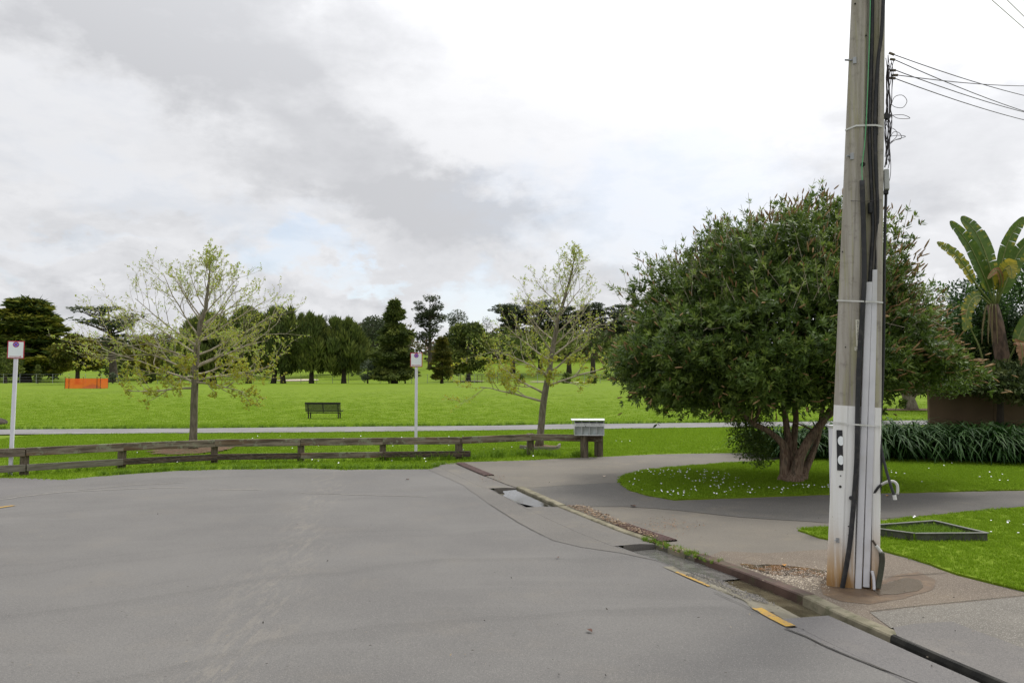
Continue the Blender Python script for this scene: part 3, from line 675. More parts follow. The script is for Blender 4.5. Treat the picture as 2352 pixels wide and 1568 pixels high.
# ------------------------------------------------------------------ parking signs
def parking_sign(px, py, ptop, arrow, label, lean=0.0):
    base = G(px, py); Y = base.y; H = At(px, ptop, Y).z
    s = empty('parking_sign', base); tag(s, label, 'sign', 'no stopping signs on white posts')
    s.rotation_euler = (0, lean, math.atan2(-base.x, base.y) * 0.6)
    MB().box((0, .02, H / 2 - .1), (.07, .07, H + .2 - .02), bev=.008).build('post', M_SIGNPOST, s)
    pw, ph = .30, .355; zc = H - ph / 2
    m = MB(); m.box((0, -.021, zc), (pw, .006, ph), bev=.002); m.build('sign_border', M_RED, s)
    MB().box((0, -.026, zc), (pw - .035, .003, ph - .035), bev=.001).build('sign_face', M_SIGNWHITE, s)
    def disc(name, r0, r1, y, mat, z=zc + ph * .30, n=28):
        m = MB()
        for k in range(n):
            a = 2 * math.pi * k / n; m.v += [(r1 * math.cos(a), y, z + r1 * math.sin(a)), (r0 * math.cos(a), y, z + r0 * math.sin(a))]
        for k in range(n): q_ = (k + 1) % n; m.f.append((2 * k, 2 * q_, 2 * q_ + 1, 2 * k + 1))
        return m.build(name, mat, s)
    disc('roundel', .0005, .050, -.0285, M_BLUE); disc('roundel_ring', .047, .057, -.0300, M_RED)
    for sg in (-1, 1):
        Mx = Matrix.Rotation(sg * R(45), 4, 'Y'); m = MB(); m.box((0, -.0312 - .0006 * sg, zc + ph * .30), (.094, .0006, .014), Mx); m.build('roundel_bar', M_RED, s)
    m = MB(); zb = zc - ph * .385
    m.box((-.01 * arrow, -.0290, zb), (.20, .001, .010))
    m.add([(arrow * .115, -.0290, zb), (arrow * .075, -.0290, zb + .014), (arrow * .075, -.0290, zb - .014)], [(0, 1, 2)])
    m.build('arrow', M_RED, s)
    for z in (zc + ph / 2 - .022, zc - ph / 2 + .018):
        MB().tube([(0, -.027, z), (0, -.034, z)], .006, 8).build('bolt', M_STEEL, s)
    return s
parking_sign(23, 1092, 783, 1, 'no stopping sign with red arrow pointing right, at the left end of the barrier', R(.8))
parking_sign(955, 1050, 810, -1, 'no stopping sign with red arrow pointing left, behind the middle of the barrier')

# ------------------------------------------------------------------ mailboxes on the rail
mb0 = line_pt(1348); mbY = mb0.y - .02
mbx = empty('mailbox_bank', Vector((At(1350, 990, mbY).x, mbY, .552))); tag(mbx, 'bank of four pale grey metal mailboxes standing on the end of the timber rail', 'mailbox')
mbx.rotation_euler = (0, 0, R(-6))
W4, D4, H4 = .74, .34, .36; cw = W4 / 4
MB().box((.04, .0, .008), (W4, D4, .014)).build('floor', M_BOXWHITE, mbx)
MB().box((.04, D4 / 2 - .006, H4 / 2), (W4, .006, H4 - .03)).build('back_panel', M_BOXGREY, mbx)
m = MB(); m.add([(-.47 + .04 + .0, D4 / 2 + .06, H4 + .03), (W4 / 2 + .05, D4 / 2 + .06, H4 + .035), (W4 / 2 + .05, -D4 / 2 - .03, H4 + .012), (-.40, -D4 / 2 - .03, H4 + .012)], [(0, 1, 2, 3)])
m.add([(-.43, D4 / 2 + .06, H4 + .042), (W4 / 2 + .05, D4 / 2 + .06, H4 + .047), (W4 / 2 + .05, -D4 / 2 - .03, H4 + .024), (-.40, -D4 / 2 - .03, H4 + .024)], [(0, 1, 2, 3)])
for a, c in ((0, 1), (1, 2), (2, 3), (3, 0)): m.f.append((a, c, 4 + c, 4 + a))
m.build('roof', M_BOXWHITE, mbx)
for k in range(5):
    x = .04 - W4 / 2 + cw * k + (.006 if k == 0 else -.006 if k == 4 else 0)
    m = MB(); m.box((x, 0, H4 / 2 + .004), (.012, D4, H4 - .008)); m.build('divider', M_BOXWHITE, mbx)
# slanting left side
m = MB(); m.add([(-.345, -D4 / 2, .01), (-.345, D4 / 2, .01), (-.345, D4 / 2, H4 + .02), (-.345, -D4 / 2, H4 + .01), (-.39, D4 / 2 + .02, H4 + .02), (-.36, -D4 / 2 - .02, H4 + .01)], [(0, 1, 4, 5)]); m.build('side_panel', M_BOXGREY, mbx)
for k in range(4):
    MB().box((.04 - W4 / 2 + cw * (k + .5), -D4 / 2 + .085, H4 / 2 - .05), (cw - .016, .004, H4 - .12)).build('added_pale_panel', M_BOXGREY, mbx)  # pale panel added in each opening to lighten the dark interior
for k, s_ in enumerate(('2/11', '3/11', '4/11', '5/11')):
    x = .04 - W4 / 2 + cw * (k + .5)
    fl = MB().box((x, -D4 / 2 - .006, H4 - .095), (cw - .014, .006, .085), bev=.002).build('flap', M_BOXWHITE, mbx)
    t_ = text_mesh(s_, .052, M_BLACK, fl, Matrix.Translation((x, -D4 / 2 - .0105, H4 - .085)) @ Matrix.Rotation(R(90), 4, 'X'), name='number_print')
    MB().box((x, -D4 / 2 - .014, H4 - .128), (.014 if k != 1 else .022, .010, .008 if k != 1 else .022)).build('latch', M_STEEL if k != 1 else M_BLACK, fl)
MB().box((.04 - .1, -.12, .022), (.11, .05, .006)).build('letter', M_SIGNWHITE, mbx)

# ------------------------------------------------------------------ park bench seen from behind
bY = 42.0; bx = XatY(744, bY)
bench = empty('park_bench', (bx, bY, T(bx, bY) - .02), R(-4)); tag(bench, 'dark slatted park bench seen from behind on the open grass', 'bench')
for k in range(7):
    z = .44 + k * .055; y = -.05 - k * .012
    MB().box((0, y, z), (1.9, .022, .043), bev=.004).build('back_slat', M_BENCH, bench)
MB().box((0, -.135, .83), (1.92, .03, .075), bev=.005).build('top_rail', M_BENCH, bench)
for k in range(6):
    MB().box((0, .02 + k * .07, .40), (1.9, .05, .03), bev=.004).build('seat_slat', M_BENCH, bench)
MB().box((0, .0, .325), (1.78, .05, .06)).build('seat_beam', M_BENCH, bench)
for x in (-.80, 0, .80):
    m = MB(); m.tube([(x, -.01, .34), (x, -.12, .84)], .028, 6); m.build('back_support', M_BENCH, bench)
for x in (-.80, .80):
    for y in (.02, .36):
        MB().box((x, y, .17), (.055, .05, .36)).build('leg', M_BENCH, bench)
for x in (-.93, .93):
    MB().box((x, .2, .42), (.05, .42, .035)).build('armrest', M_BENCH, bench)

# ------------------------------------------------------------------ orange safety mesh round a hole
m_or = bpy.data.materials.new('orange_mesh'); m_or.use_nodes = True; q = NB(m_or.node_tree); bs = m_or.node_tree.nodes['Principled BSDF']
bs.inputs['Base Color'].default_value = (0.82, 0.13, 0.012, 1); bs.inputs['Roughness'].default_value = .6
trn = q.n('ShaderNodeBsdfTransparent'); mx = q.n('ShaderNodeMixShader')
pos = q.n('ShaderNodeTexCoord').outputs['Object']
mx.inputs[0].default_value = .40
tl = q.n('ShaderNodeBsdfTranslucent'); tl.inputs[0].default_value = (.85, .16, .02, 1)
mx2 = q.n('ShaderNodeMixShader'); mx2.inputs[0].default_value = .35
L_ = m_or.node_tree.links; L_.new(bs.outputs[0], mx2.inputs[1]); L_.new(tl.outputs[0], mx2.inputs[2]); L_.new(mx2.outputs[0], mx.inputs[1]); L_.new(trn.outputs[0], mx.inputs[2]); L_.new(mx.outputs[0], m_or.node_tree.nodes['Material Output'].inputs[0])
oY = 86.0; ox0 = XatY(151, oY); ox1 = XatY(228, oY); oz = T(ox0, oY)
of = empty('safety_barrier', (ox0, oY, oz)); tag(of, 'orange plastic safety mesh pen on steel stakes out on the field', 'safety barrier')
Wd = ox1 - ox0; cors = [(0, 0), (Wd, .4), (Wd - .5, 3.0), (.55, 2.6)]
order = [0, 1, 2, 3, 0]
for a, c in zip(order[:-1], order[1:]):
    A, C_ = cors[a], cors[c]; m = MB(); n = 10
    for k in range(n + 1):
        x = A[0] + (C_[0] - A[0]) * k / n; y = A[1] + (C_[1] - A[1]) * k / n; sag = .05 * math.sin(math.pi * k / n)
        m.v += [(x, y, .02), (x, y, 1.13 - sag)]
    for k in range(n): m.f.append((2 * k, 2 * k + 2, 2 * k + 3, 2 * k + 1))
    m.build('mesh_panel', m_or, of)
M_STAKE = mat_noise('stake', (.02, .02, .018), (.05, .04, .03), 5, .7)
M_CAP = mat_noise('yellow_cap', (.65, .6, .12), (.7, .65, .2), 5, .5)
for c_ in cors + [(Wd * .11, .04), (Wd * .9, .36)]:
    st = MB().tube([(c_[0], c_[1] - .03, -.1), (c_[0], c_[1] - .03, 1.32)], .028, 5).build('stake', M_STAKE, of)
    MB().tube([(c_[0], c_[1] - .03, 1.32), (c_[0], c_[1] - .03, 1.40)], .045, 6).build('cap', M_CAP, st)
hp = MB(); rng = random.Random(4)
nr, na = 6, 18
for i in range(nr + 1):
    for j in range(na):
        r_ = i / nr; a = 2 * math.pi * j / na; h_ = .48 * (1 - r_) ** 1.1 * (1 + .3 * rng.uniform(-1, 1))
        hp.v.append((r_ * 1.25 * math.cos(a), r_ * .8 * math.sin(a), h_))
for i in range(nr):
    for j in range(na): q_ = (j + 1) % na; hp.f.append((i * na + j, i * na + q_, (i + 1) * na + q_, (i + 1) * na + j))
heap = hp.build('soil_heap', M_MULCH); heap.location = (ox0 + Wd * .6, oY + 1.5, oz); tag(heap, 'heap of brown soil inside the orange mesh pen', 'soil heap')

# ------------------------------------------------------------------ far wire fence
wf = empty('wire_fence', (0, 130, T(0, 130))); tag(wf, 'thin grey wire fence along the far side of the field', 'fence')
wz = T(0, 130)
pm = None; fx = -88.0; k = 0
def fence_y(x): return 130 + 0.02 * x - (2.5 if x < -60 else 0)
while fx < 34:
    y = fence_y(fx)
    if pm is None:
        o = MB().tube([(0, 0, -.1), (0, 0, 1.5)], .035, 5).build('post', M_STEEL, wf); pm = o.data
    else: o = link('post', pm, None, wf)
    o.location = (fx, y - 130, T(fx, y) - wz); fx += 2.56
for z in (.12, .5, .95, 1.42):
    pts = [(x, fence_y(x) - 130, T(x, fence_y(x)) - wz + z) for x in np.arange(-90, 36, 3)]
    MB().tube(pts, .009, 3).build('wire', M_STEEL, wf)
# staked saplings beyond the field
for cx in (1064, 1102, 1138):
    Y = 127.5; X = XatY(cx, Y); z = T(X, Y)
    s = empty('staked_sapling', (X, Y, z)); tag(s, {1064: 'bare sapling between brown stakes, leftmost of three by the far fence', 1102: 'bare sapling between two stakes, middle of three by the far fence', 1138: 'bare sapling between two stakes, rightmost of three by the far fence'}[cx], 'sapling', 'staked saplings by the far fence')
    for dx in (-.4, .35): MB().box((dx, 0, .65), (.09, .07, 1.4)).build('stake', M_POST, s)
    MB().tube([(0, 0, 0), (.03, 0, .8), (0, 0, 1.5)], [.03, .02, .01], 5).build('trunk', M_BRANCH, s)

# ------------------------------------------------------------------ houses far away
M_ROOFGREY = mat_noise('roof_grey', (.22, .24, .27), (.28, .30, .33), 1, .7); M_ROOFRED = mat_noise('roof_red', (.30, .13, .09), (.38, .17, .12), 1, .8)
M_CREAM = mat_noise('wall_cream', (.50, .47, .38), (.55, .52, .43), 1, .9); M_WHITEW = mat_noise('wall_white', (.55, .55, .54), (.6, .6, .6), 1, .9)
M_GLASS, _q2, _b2 = principled('window_glass', .1, .6); _b2.inputs['Base Color'].default_value = (.05, .07, .09, 1)
def house(cx, ytop, Y, w, h, rh, wall, roof, label, flat=False, rz=0.2, nwin=3):
    X = XatY(cx, Y); ztop = At(cx, ytop, Y).z; z0 = ztop - h - rh
    hs = empty('house', (X, Y, z0), rz); tag(hs, label, 'house')
    d = w * .7
    MB().box((0, 0, h / 2 - 2), (w, d, h + 4)).build('wall', wall, hs)
    m = MB()
    if flat: m.box((0, 0, h + rh / 2), (w + .8, d + .8, rh))
    else:
        e = .5; m.add([(-w / 2 - e, -d / 2 - e, h), (w / 2 + e, -d / 2 - e, h), (w / 2 + e, d / 2 + e, h), (-w / 2 - e, d / 2 + e, h), (-w / 4, 0, h + rh), (w / 4, 0, h + rh)],
                     [(0, 1, 5, 4), (1, 2, 5), (2, 3, 4, 5), (3, 0, 4), (0, 3, 2, 1)])
    m.build('roof', roof, hs)
    for k in range(nwin):
        x = -w / 2 + w * (k + .5) / nwin
        f = MB().box((x, -d / 2 - .03, h * .55), (w / nwin * .5, .08, 1.2)).build('window', M_WHITEW, hs)
        MB().box((x, -d / 2 - .09, h * .55), (w / nwin * .42, .04, 1.0)).build('pane', M_GLASS, f)
house(376, 770, 330, 9, 2.8, 1.8, M_CREAM, M_ROOFGREY, 'cream house with hipped grey roof seen through the left young tree')
house(237, 789, 320, 7, 2.6, 1.0, M_WHITEW, M_ROOFRED, 'white house with red roof, left of the leaning pine')
house(280, 791, 325, 5, 2.6, 1.0, M_WHITEW, M_ROOFRED, 'small white house with red roof, behind the leaning pine trunk')
house(806, 752, 340, 6.5, 2.6, .4, M_CREAM, M_ROOFGREY, 'flat roofed cream building showing above the tree row', True)
house(1148, 768, 330, 6, 2.4, 1.0, M_CREAM, M_ROOFRED, 'house with salmon tiled roof beyond the dark round tree')

# ------------------------------------------------------------------ trees beyond the field
def crown_from_pads(name, pads, n_per, L, W, mat, parent, dirmode='out', tint_sp=.25, loc=Vector((0, 0, 0))):
    Ps, Ds, Ts, Us = [], [], [], []
    for (c, r, t0) in pads:
        c = np.array(c); r = np.array(r); n = n_per
        u = unit(RNG.normal(size=(n, 3))); rad = (0.45 + 0.6 * RNG.random(n) ** .6)[:, None]
        P = c + u * rad * r
        if dirmode == 'out': D = u + RNG.normal(size=(n, 3)) * .7 + [0, 0, .2]
        elif dirmode == 'up': D = u * [.5, .5, .2] + RNG.normal(size=(n, 3)) * .25 + [0, 0, 1.0]
        elif dirmode == 'flat': D = u * [1, 1, .1] + RNG.normal(size=(n, 3)) * [.6, .6, .15] + [0, 0, .05]
        elif dirmode == 'droop': D = np.array([c[0], c[1], 0]) * .35 / max(.3, np.hypot(c[0], c[1])) + u * [.8, .8, .2] + RNG.normal(size=(n, 3)) * .35 + [0, 0, -.2]
        Us.append(u); Ps.append(P); Ds.append(D); Ts.append(np.clip(t0 + RNG.normal(size=n) * .16 + 0.0, 0, 1))
    P = np.concatenate(Ps); D = np.concatenate(Ds); t = np.concatenate(Ts)
    return leaves(name, P, D, L * (0.7 + .6 * RNG.random(len(P))), W * (.7 + .6 * RNG.random(len(P))), t, mat, parent, Nn=np.concatenate(Us) * .8 + [0, 0, .55] + RNG.normal(size=(len(P), 3)) * .45)
def bg_tree(kind, cx, ytop, ybase, wpx, Y, label, mat, name, cat='tree', yb_crown=None, group=None, dens=1.0, lean=0.0, trunk_w=None, forks=1, on_ground=True):
    X = XatY(cx, Y); zt = At(cx, ytop, Y).z; zb = T(X, Y) - .1
    H = zt - zb; wpx = wpx * {'casuarina': 1.30, 'redwood': 1.25, 'round': 1.12, 'cypress': 1.15}.get(kind, 1.15); Wm = wpx * Y / F; cb = (At(cx, yb_crown, Y).z - zb) if yb_crown else H * .25
    t = empty(name, (X, Y, zb)); tag(t, label, cat, group)
    rng = random.Random(int(cx * 7 + ytop)); pads = []
    Rr = Wm / 2; s = max(.18, Wm * .045)
    if kind == 'round':
        n = int(46 * dens)
        for k in range(n):
            a = rng.uniform(0, 2 * math.pi); v = rng.uniform(-1, 1); v = v if v > -.85 else v * .6; rr = math.sqrt(max(0, 1 - v * v)) * rng.uniform(.55, .86)
            cz = (cb + H) / 2 + v * (H - cb) / 2 * .84
            pads.append(((rr * Rr * math.cos(a), rr * Rr * math.sin(a), cz), (Rr * .28, Rr * .28, (H - cb) * .11), rng.random()))
        crown_from_pads('crown', pads, int(120 * dens), s * 1.3, s * .75, mat, t, 'out')
    elif kind == 'casuarina':
        n = int(85 * dens)
        for k in range(n):
            a = rng.uniform(0, 2 * math.pi); u = rng.random() ** .8; prof = (math.sin(math.pi * min(1, .16 + u * .80)) ** .55)
            rr = rng.uniform(.35, .85) * prof; cz = cb + (H - cb) * (.05 + .80 * u)
            pads.append(((rr * Rr * math.cos(a), rr * Rr * math.sin(a), cz), (Rr * .22, Rr * .22, (H - cb) * .13), rng.random() * .8 + .1))
        for k in range(int(9 * dens)):
            a = rng.uniform(0, 2 * math.pi); rr = rng.uniform(0, .5)
            pads.append(((rr * Rr * math.cos(a), rr * Rr * math.sin(a), H * rng.uniform(.86, .97)), (Rr * .07, Rr * .07, (H - cb) * .09), .5))
        crown_from_pads('crown', pads, int(95 * dens), s * 2.6, s * .5, mat, t, 'up')
    elif kind == 'redwood':
        n = int(170 * dens)
        for k in range(n):
            u = rng.random() ** 1.15; prof = ((1 - u) ** .85 + .05) * (.85 + .3 * math.sin(u * 23 + cx)) ; a = rng.uniform(0, 2 * math.pi)
            if u > .70 and rng.random() < .55: continue
            rr = prof * rng.uniform(.25, 1.0) * .86
            pads.append(((rr * Rr * math.cos(a), rr * Rr * math.sin(a), cb + (H - cb) * u * .97), (Rr * .21 * (1 - .5 * u), Rr * .21 * (1 - .5 * u), (H - cb) * .016), rng.random()))
        crown_from_pads('crown', pads, int(70 * dens), s * 1.4, s * .5, mat, t, 'droop')
        m = MB()
        for k in range(60):
            u = .25 + .73 * k / 60; a = rng.uniform(0, 6.28); l_ = Rr * (1 - u) ** .75 * rng.uniform(.6, 1.0); z = cb + (H - cb) * u
            m.tube([(0, 0, z), (l_ * .5 * math.cos(a), l_ * .5 * math.sin(a), z + .05), (l_ * math.cos(a), l_ * math.sin(a), z - .05)], [.06, .04, .02], 3, False)
        m.build('branches', M_BARKDARK, t)
    elif kind in ('pine', 'umbrella'):
        m = MB(); nb = int(40 * dens)
        for k in range(nb):
            u = rng.random(); z0 = cb + (H - cb) * (.0 + .72 * u); a = rng.uniform(0, 6.28)
            prof = (math.sin(math.pi * (.22 + .62 * u)) if kind == 'pine' else .55 + .45 * u) ; l_ = Rr * prof * rng.uniform(.45, .95)
            z1 = min(H * .97, z0 + (H - cb) * rng.uniform(.08, .24)); e = (l_ * math.cos(a) + lean * z1, l_ * math.sin(a), z1)
            m.tube([(lean * z0, 0, z0), (lean * z0 + .55 * (e[0] - lean * z0), .55 * e[1], (z0 + z1) / 2 - .1), e], [Wm * .014, Wm * .010, Wm * .005], 4, False)
            for w in range(3):
                f = rng.uniform(.6, 1.05)
                pads.append(((lean * z0 + (e[0] - lean * z0) * f + rng.uniform(-.1, .1) * Rr, e[1] * f + rng.uniform(-.1, .1) * Rr, z1 + rng.uniform(-.02, .05) * H), (Rr * .19, Rr * .19, (H - cb) * .035), rng.random()))
        for w in range(6): pads.append(((lean * H + rng.uniform(-.22, .22) * Rr, rng.uniform(-.3, .3) * Rr, H * rng.uniform(.93, .985)), (Rr * .2, Rr * .2, (H - cb) * .04), rng.random()))
        m.build('branches', M_BARKDARK, t)
        crown_from_pads('crown', pads, int(75 * dens), s * .95, s * .45, mat, t, 'flat')
    elif kind == 'cypress':
        n = int(150 * dens)
        for k in range(n):
            u = rng.random(); prof = (1 - u) ** .72 * (.82 + .18 * math.cos(u * 19)) + .03; prof *= (.45 + .55 * min(1, u / .22)); a = rng.uniform(0, 2 * math.pi); rr = prof * rng.uniform(.5, .95)
            pads.append(((rr * Rr * math.cos(a), rr * Rr * math.sin(a), cb + (H - cb) * u * .95), (Rr * .19, Rr * .19, (H - cb) * .024), rng.random() ** 1.3))
        crown_from_pads('crown', pads, int(95 * dens), s * 1.25, s * .35, mat, t, 'droop' if Wm < 8 else 'flat')
    tw = trunk_w or max(.12, Wm * .045)
    tm = MB()
    for f in range(forks):
        dx = (f - (forks - 1) / 2) * tw * 3.2
        tm.tube([(dx * 1.3, 0, -.3), (dx, 0, .1 * H), (dx * .6 + lean * H * .5, 0, .5 * H), (lean * H * .92, 0, .93 * H)], [tw * 1.35, tw, tw * .7, tw * .15], 8, True)
    tm.build('trunk', M_BARKDARK, t, True)
    return t
G_ROW = 'bushy dark evergreens in the row beyond the field'
bg_tree('cypress', 60, 680, 858, 235, 152, 'large dark cypress with yellowish tips at the left edge', M_LEAFCYP, 'cypress_tree', yb_crown=862, dens=1.5, trunk_w=.9)
bg_tree('cypress', -70, 702, 858, 180, 160, 'dark cypress cut by the left edge of the photo behind the larger one', M_LEAFCYP, 'cypress_tree', yb_crown=850, dens=1.0)
bg_tree('round', 14, 812, 874, 70, 133, 'small dark green tree behind the left parking sign', M_LEAFDARK, 'evergreen_tree', yb_crown=864, dens=.8)
bg_tree('cypress', 88, 836, 877, 22, 129, 'small upright shrub between the cypress and the orange pen', M_LEAFDARK, 'evergreen_shrub', 'shrub', yb_crown=875, dens=.4)
bg_tree('round', 179, 768, 872, 98, 112, 'round olive green tree directly behind the orange pen', M_LEAFOLIVE, 'evergreen_tree', yb_crown=859, dens=1.25)
bg_tree('umbrella', 262, 702, 861, 150, 150, 'sparse flat topped pine with a leaning trunk at left', M_LEAFPINE, 'pine_tree', yb_crown=800, dens=.55, lean=-.10, trunk_w=.75)
bg_tree('round', 331, 773, 872, 76, 126, 'yellow topped tree behind the left young tree', M_LEAFOLIVE, 'evergreen_tree', yb_crown=856, dens=.9)
bg_tree('round', 339, 855, 879, 30, 124, 'black rounded bush on the field edge under the yellow topped tree', M_LEAFDARK, 'evergreen_shrub', 'shrub', yb_crown=879, dens=.6)
bg_tree('casuarina', 478, 730, 879, 118, 127, 'dark bushy tree on two trunks right behind the left young tree', M_LEAFDARK, 'evergreen_tree', yb_crown=858, forks=2, group=G_ROW, dens=1.2)
bg_tree('casuarina', 572, 722, 880, 112, 127.5, 'dark bushy tree, first of the row clear to the right of the young tree trunk', M_LEAFDARK, 'evergreen_tree', yb_crown=856, group=G_ROW, dens=1.2)
bg_tree('casuarina', 640, 716, 881, 100, 127, 'tall dark bushy tree on a pair of trunks left of the bench bearing', M_LEAFDARK, 'evergreen_tree', yb_crown=856, forks=2, group=G_ROW, dens=1.2)
bg_tree('casuarina', 716, 732, 881, 96, 127, 'dark bushy tree with one trunk directly above the bench', M_LEAFDARK, 'evergreen_tree', yb_crown=855, group=G_ROW, dens=1.2)
bg_tree('casuarina', 790, 742, 882, 96, 127, 'dark bushy tree at the right end of the row, olive on its right side', M_LEAFDARK, 'evergreen_tree', yb_crown=862, group=G_ROW, dens=1.2)
bg_tree('round', 845, 826, 883, 36, 125, 'young silvery tree, leftmost of three below the tall conifer', M_LEAFSILVER, 'broadleaf_tree', yb_crown=877, dens=.6)
bg_tree('round', 894, 840, 883, 30, 125, 'young silvery tree against the trunk of the tall conifer', M_LEAFSILVER, 'broadleaf_tree', yb_crown=880, dens=.6)
bg_tree('round', 931, 833, 883, 28, 125, 'young silvery tree left of the middle parking sign', M_LEAFSILVER, 'broadleaf_tree', yb_crown=873, dens=.5)
bg_tree('redwood', 906, 684, 884, 106, 124, 'tall layered dark conifer with a sparse top, left of the middle sign', M_LEAFDARK, 'conifer_tree', yb_crown=868, dens=2.0, trunk_w=.5)
bg_tree('umbrella', 987, 678, 830, 84, 200, 'tall open crowned pine right above the middle parking sign', M_LEAFPINE, 'pine_tree', yb_crown=800, dens=.95, trunk_w=.50)
bg_tree('round', 1052, 711, 840, 50, 215, 'far pine with a rounded top right of the tall open crowned pine', M_LEAFPINE, 'pine_tree', yb_crown=770, dens=.7)
bg_tree('round', 855, 727, 830, 76, 215, 'far rounded dark tree on the skyline left of the tall conifer', M_LEAFPINE, 'evergreen_tree', yb_crown=795, dens=.8)
bg_tree('cypress', 1015, 770, 884, 70, 124, 'small olive yellow conifer just right of the middle parking sign', M_LEAFOLIVE, 'conifer_tree', yb_crown=869, dens=1.1)
bg_tree('round', 1076, 741, 868, 104, 150, 'large dark rounded tree between the two parking sign and the right young tree', M_LEAFDARK, 'evergreen_tree', yb_crown=866, dens=1.5)
bg_tree('round', 566, 704, 830, 60, 215, 'far dark tree top peeping over the row at left of centre', M_LEAFPINE, 'evergreen_tree', yb_crown=760, dens=.7)
bg_tree('round', 722, 733, 830, 74, 230, 'far rounded tree top behind the tree above the bench', M_LEAFPINE, 'evergreen_tree', yb_crown=790, dens=.7)
for cx, yt, w, ds in ((1178, 699, 96, 1.1), (1241, 690, 84, 1.1), (1307, 704, 84, 1.1), (1362, 696, 84, 1.1), (1425, 700, 90, 1.0)):
    bg_tree('umbrella', cx, yt, 864, w, 185, {1178: 'open pine at the left of the group behind the right young tree', 1241: 'highest pine of the group behind the right young tree', 1307: 'middle pine of the group, right of the young tree leader',
        1362: 'pine of the group just left of the bottlebrush', 1425: 'pine mostly hidden behind the left side of the bottlebrush'}[cx], M_LEAFPINE, 'pine_tree', yb_crown=778, dens=ds, trunk_w=.55, group='open pines behind the right young tree')
for cx, yt, w in ((1197, 862, 16), (1301, 857, 24), (1360, 860, 20)):
    bg_tree('round', cx, yt, 884, w, 126, {1197: 'small round bush left of the right young tree trunk', 1301: 'round dark bush on the field edge, right of the right young tree trunk', 1360: 'round dark bush near the left of the bottlebrush on the field edge'}[cx], M_LEAFDARK, 'evergreen_shrub', 'shrub', yb_crown=884, dens=.45)
bg_tree('round', 260, 857, 879, 14, 126, 'tiny sapling left of the leaning pine trunk', M_LEAFSILVER, 'broadleaf_sapling', 'sapling', yb_crown=872, dens=.3)
bg_tree('cypress', 748, 721, 800, 16, 300, 'thin spired norfolk pine on the skyline', M_LEAFPINE, 'norfolk_pine', yb_crown=770, dens=.35)
bg_tree('round', 1118, 728, 840, 30, 220, 'pair of small conifer tips right of the large dark rounded tree', M_LEAFPINE, 'conifer_tree', yb_crown=780, dens=.4)
# the wood on the slope behind reads as one mass
pads = []; rng = random.Random(9)
for k in range(620):
    cx = rng.uniform(-250, 1750); Y = rng.uniform(225, 300); X = XatY(cx, Y)
    topy = 786 + 14 * noise.noise(Vector((cx * .012, 0, 0))) - (36 if 520 < cx < 930 or cx > 1130 else 4)
    zt = At(cx, topy + rng.uniform(0, 20), Y).z; z0 = T(X, Y)
    if 930 < cx < 1010 and Y < 290: continue
    pads.append(((X, Y, max(z0 + 1.5, zt - rng.uniform(1.5, 6))), (4.2, 4.2, 3.2), rng.random()))
wood = crown_from_pads('far_wood', pads, 100, 1.5, .9, mat_leaf('wood_leaf', [(.045, .06, .032), (.08, .095, .045), (.12, .12, .055), (.14, .09, .065)], .15, .8, .1), None, 'out')
tag(wood, 'mixed wood covering the slope behind the park trees', 'wood', kind='stuff')
pads = []
for k in range(260):     # undergrowth behind the row, left of centre and right
    cx = rng.choice((rng.uniform(240, 470), rng.uniform(420, 930), rng.uniform(1090, 1500), rng.uniform(-100, 160))); Y = rng.uniform(160, 185); X = XatY(cx, Y)
    hgt = rng.uniform(2, 6) if not 1150 < cx < 1480 else rng.uniform(5, 9)
    if 1120 < cx < 1290 and hgt < 5.5: continue
    pads.append(((X, Y, T(X, Y) + hgt), (2.4, 2.0, 1.8), rng.random()))
und = crown_from_pads('undergrowth', pads, 80, .9, .55, M_LEAFDARK, None, 'out'); tag(und, 'dark shrubs filling the gaps behind the tree row', 'shrubs', kind='stuff')

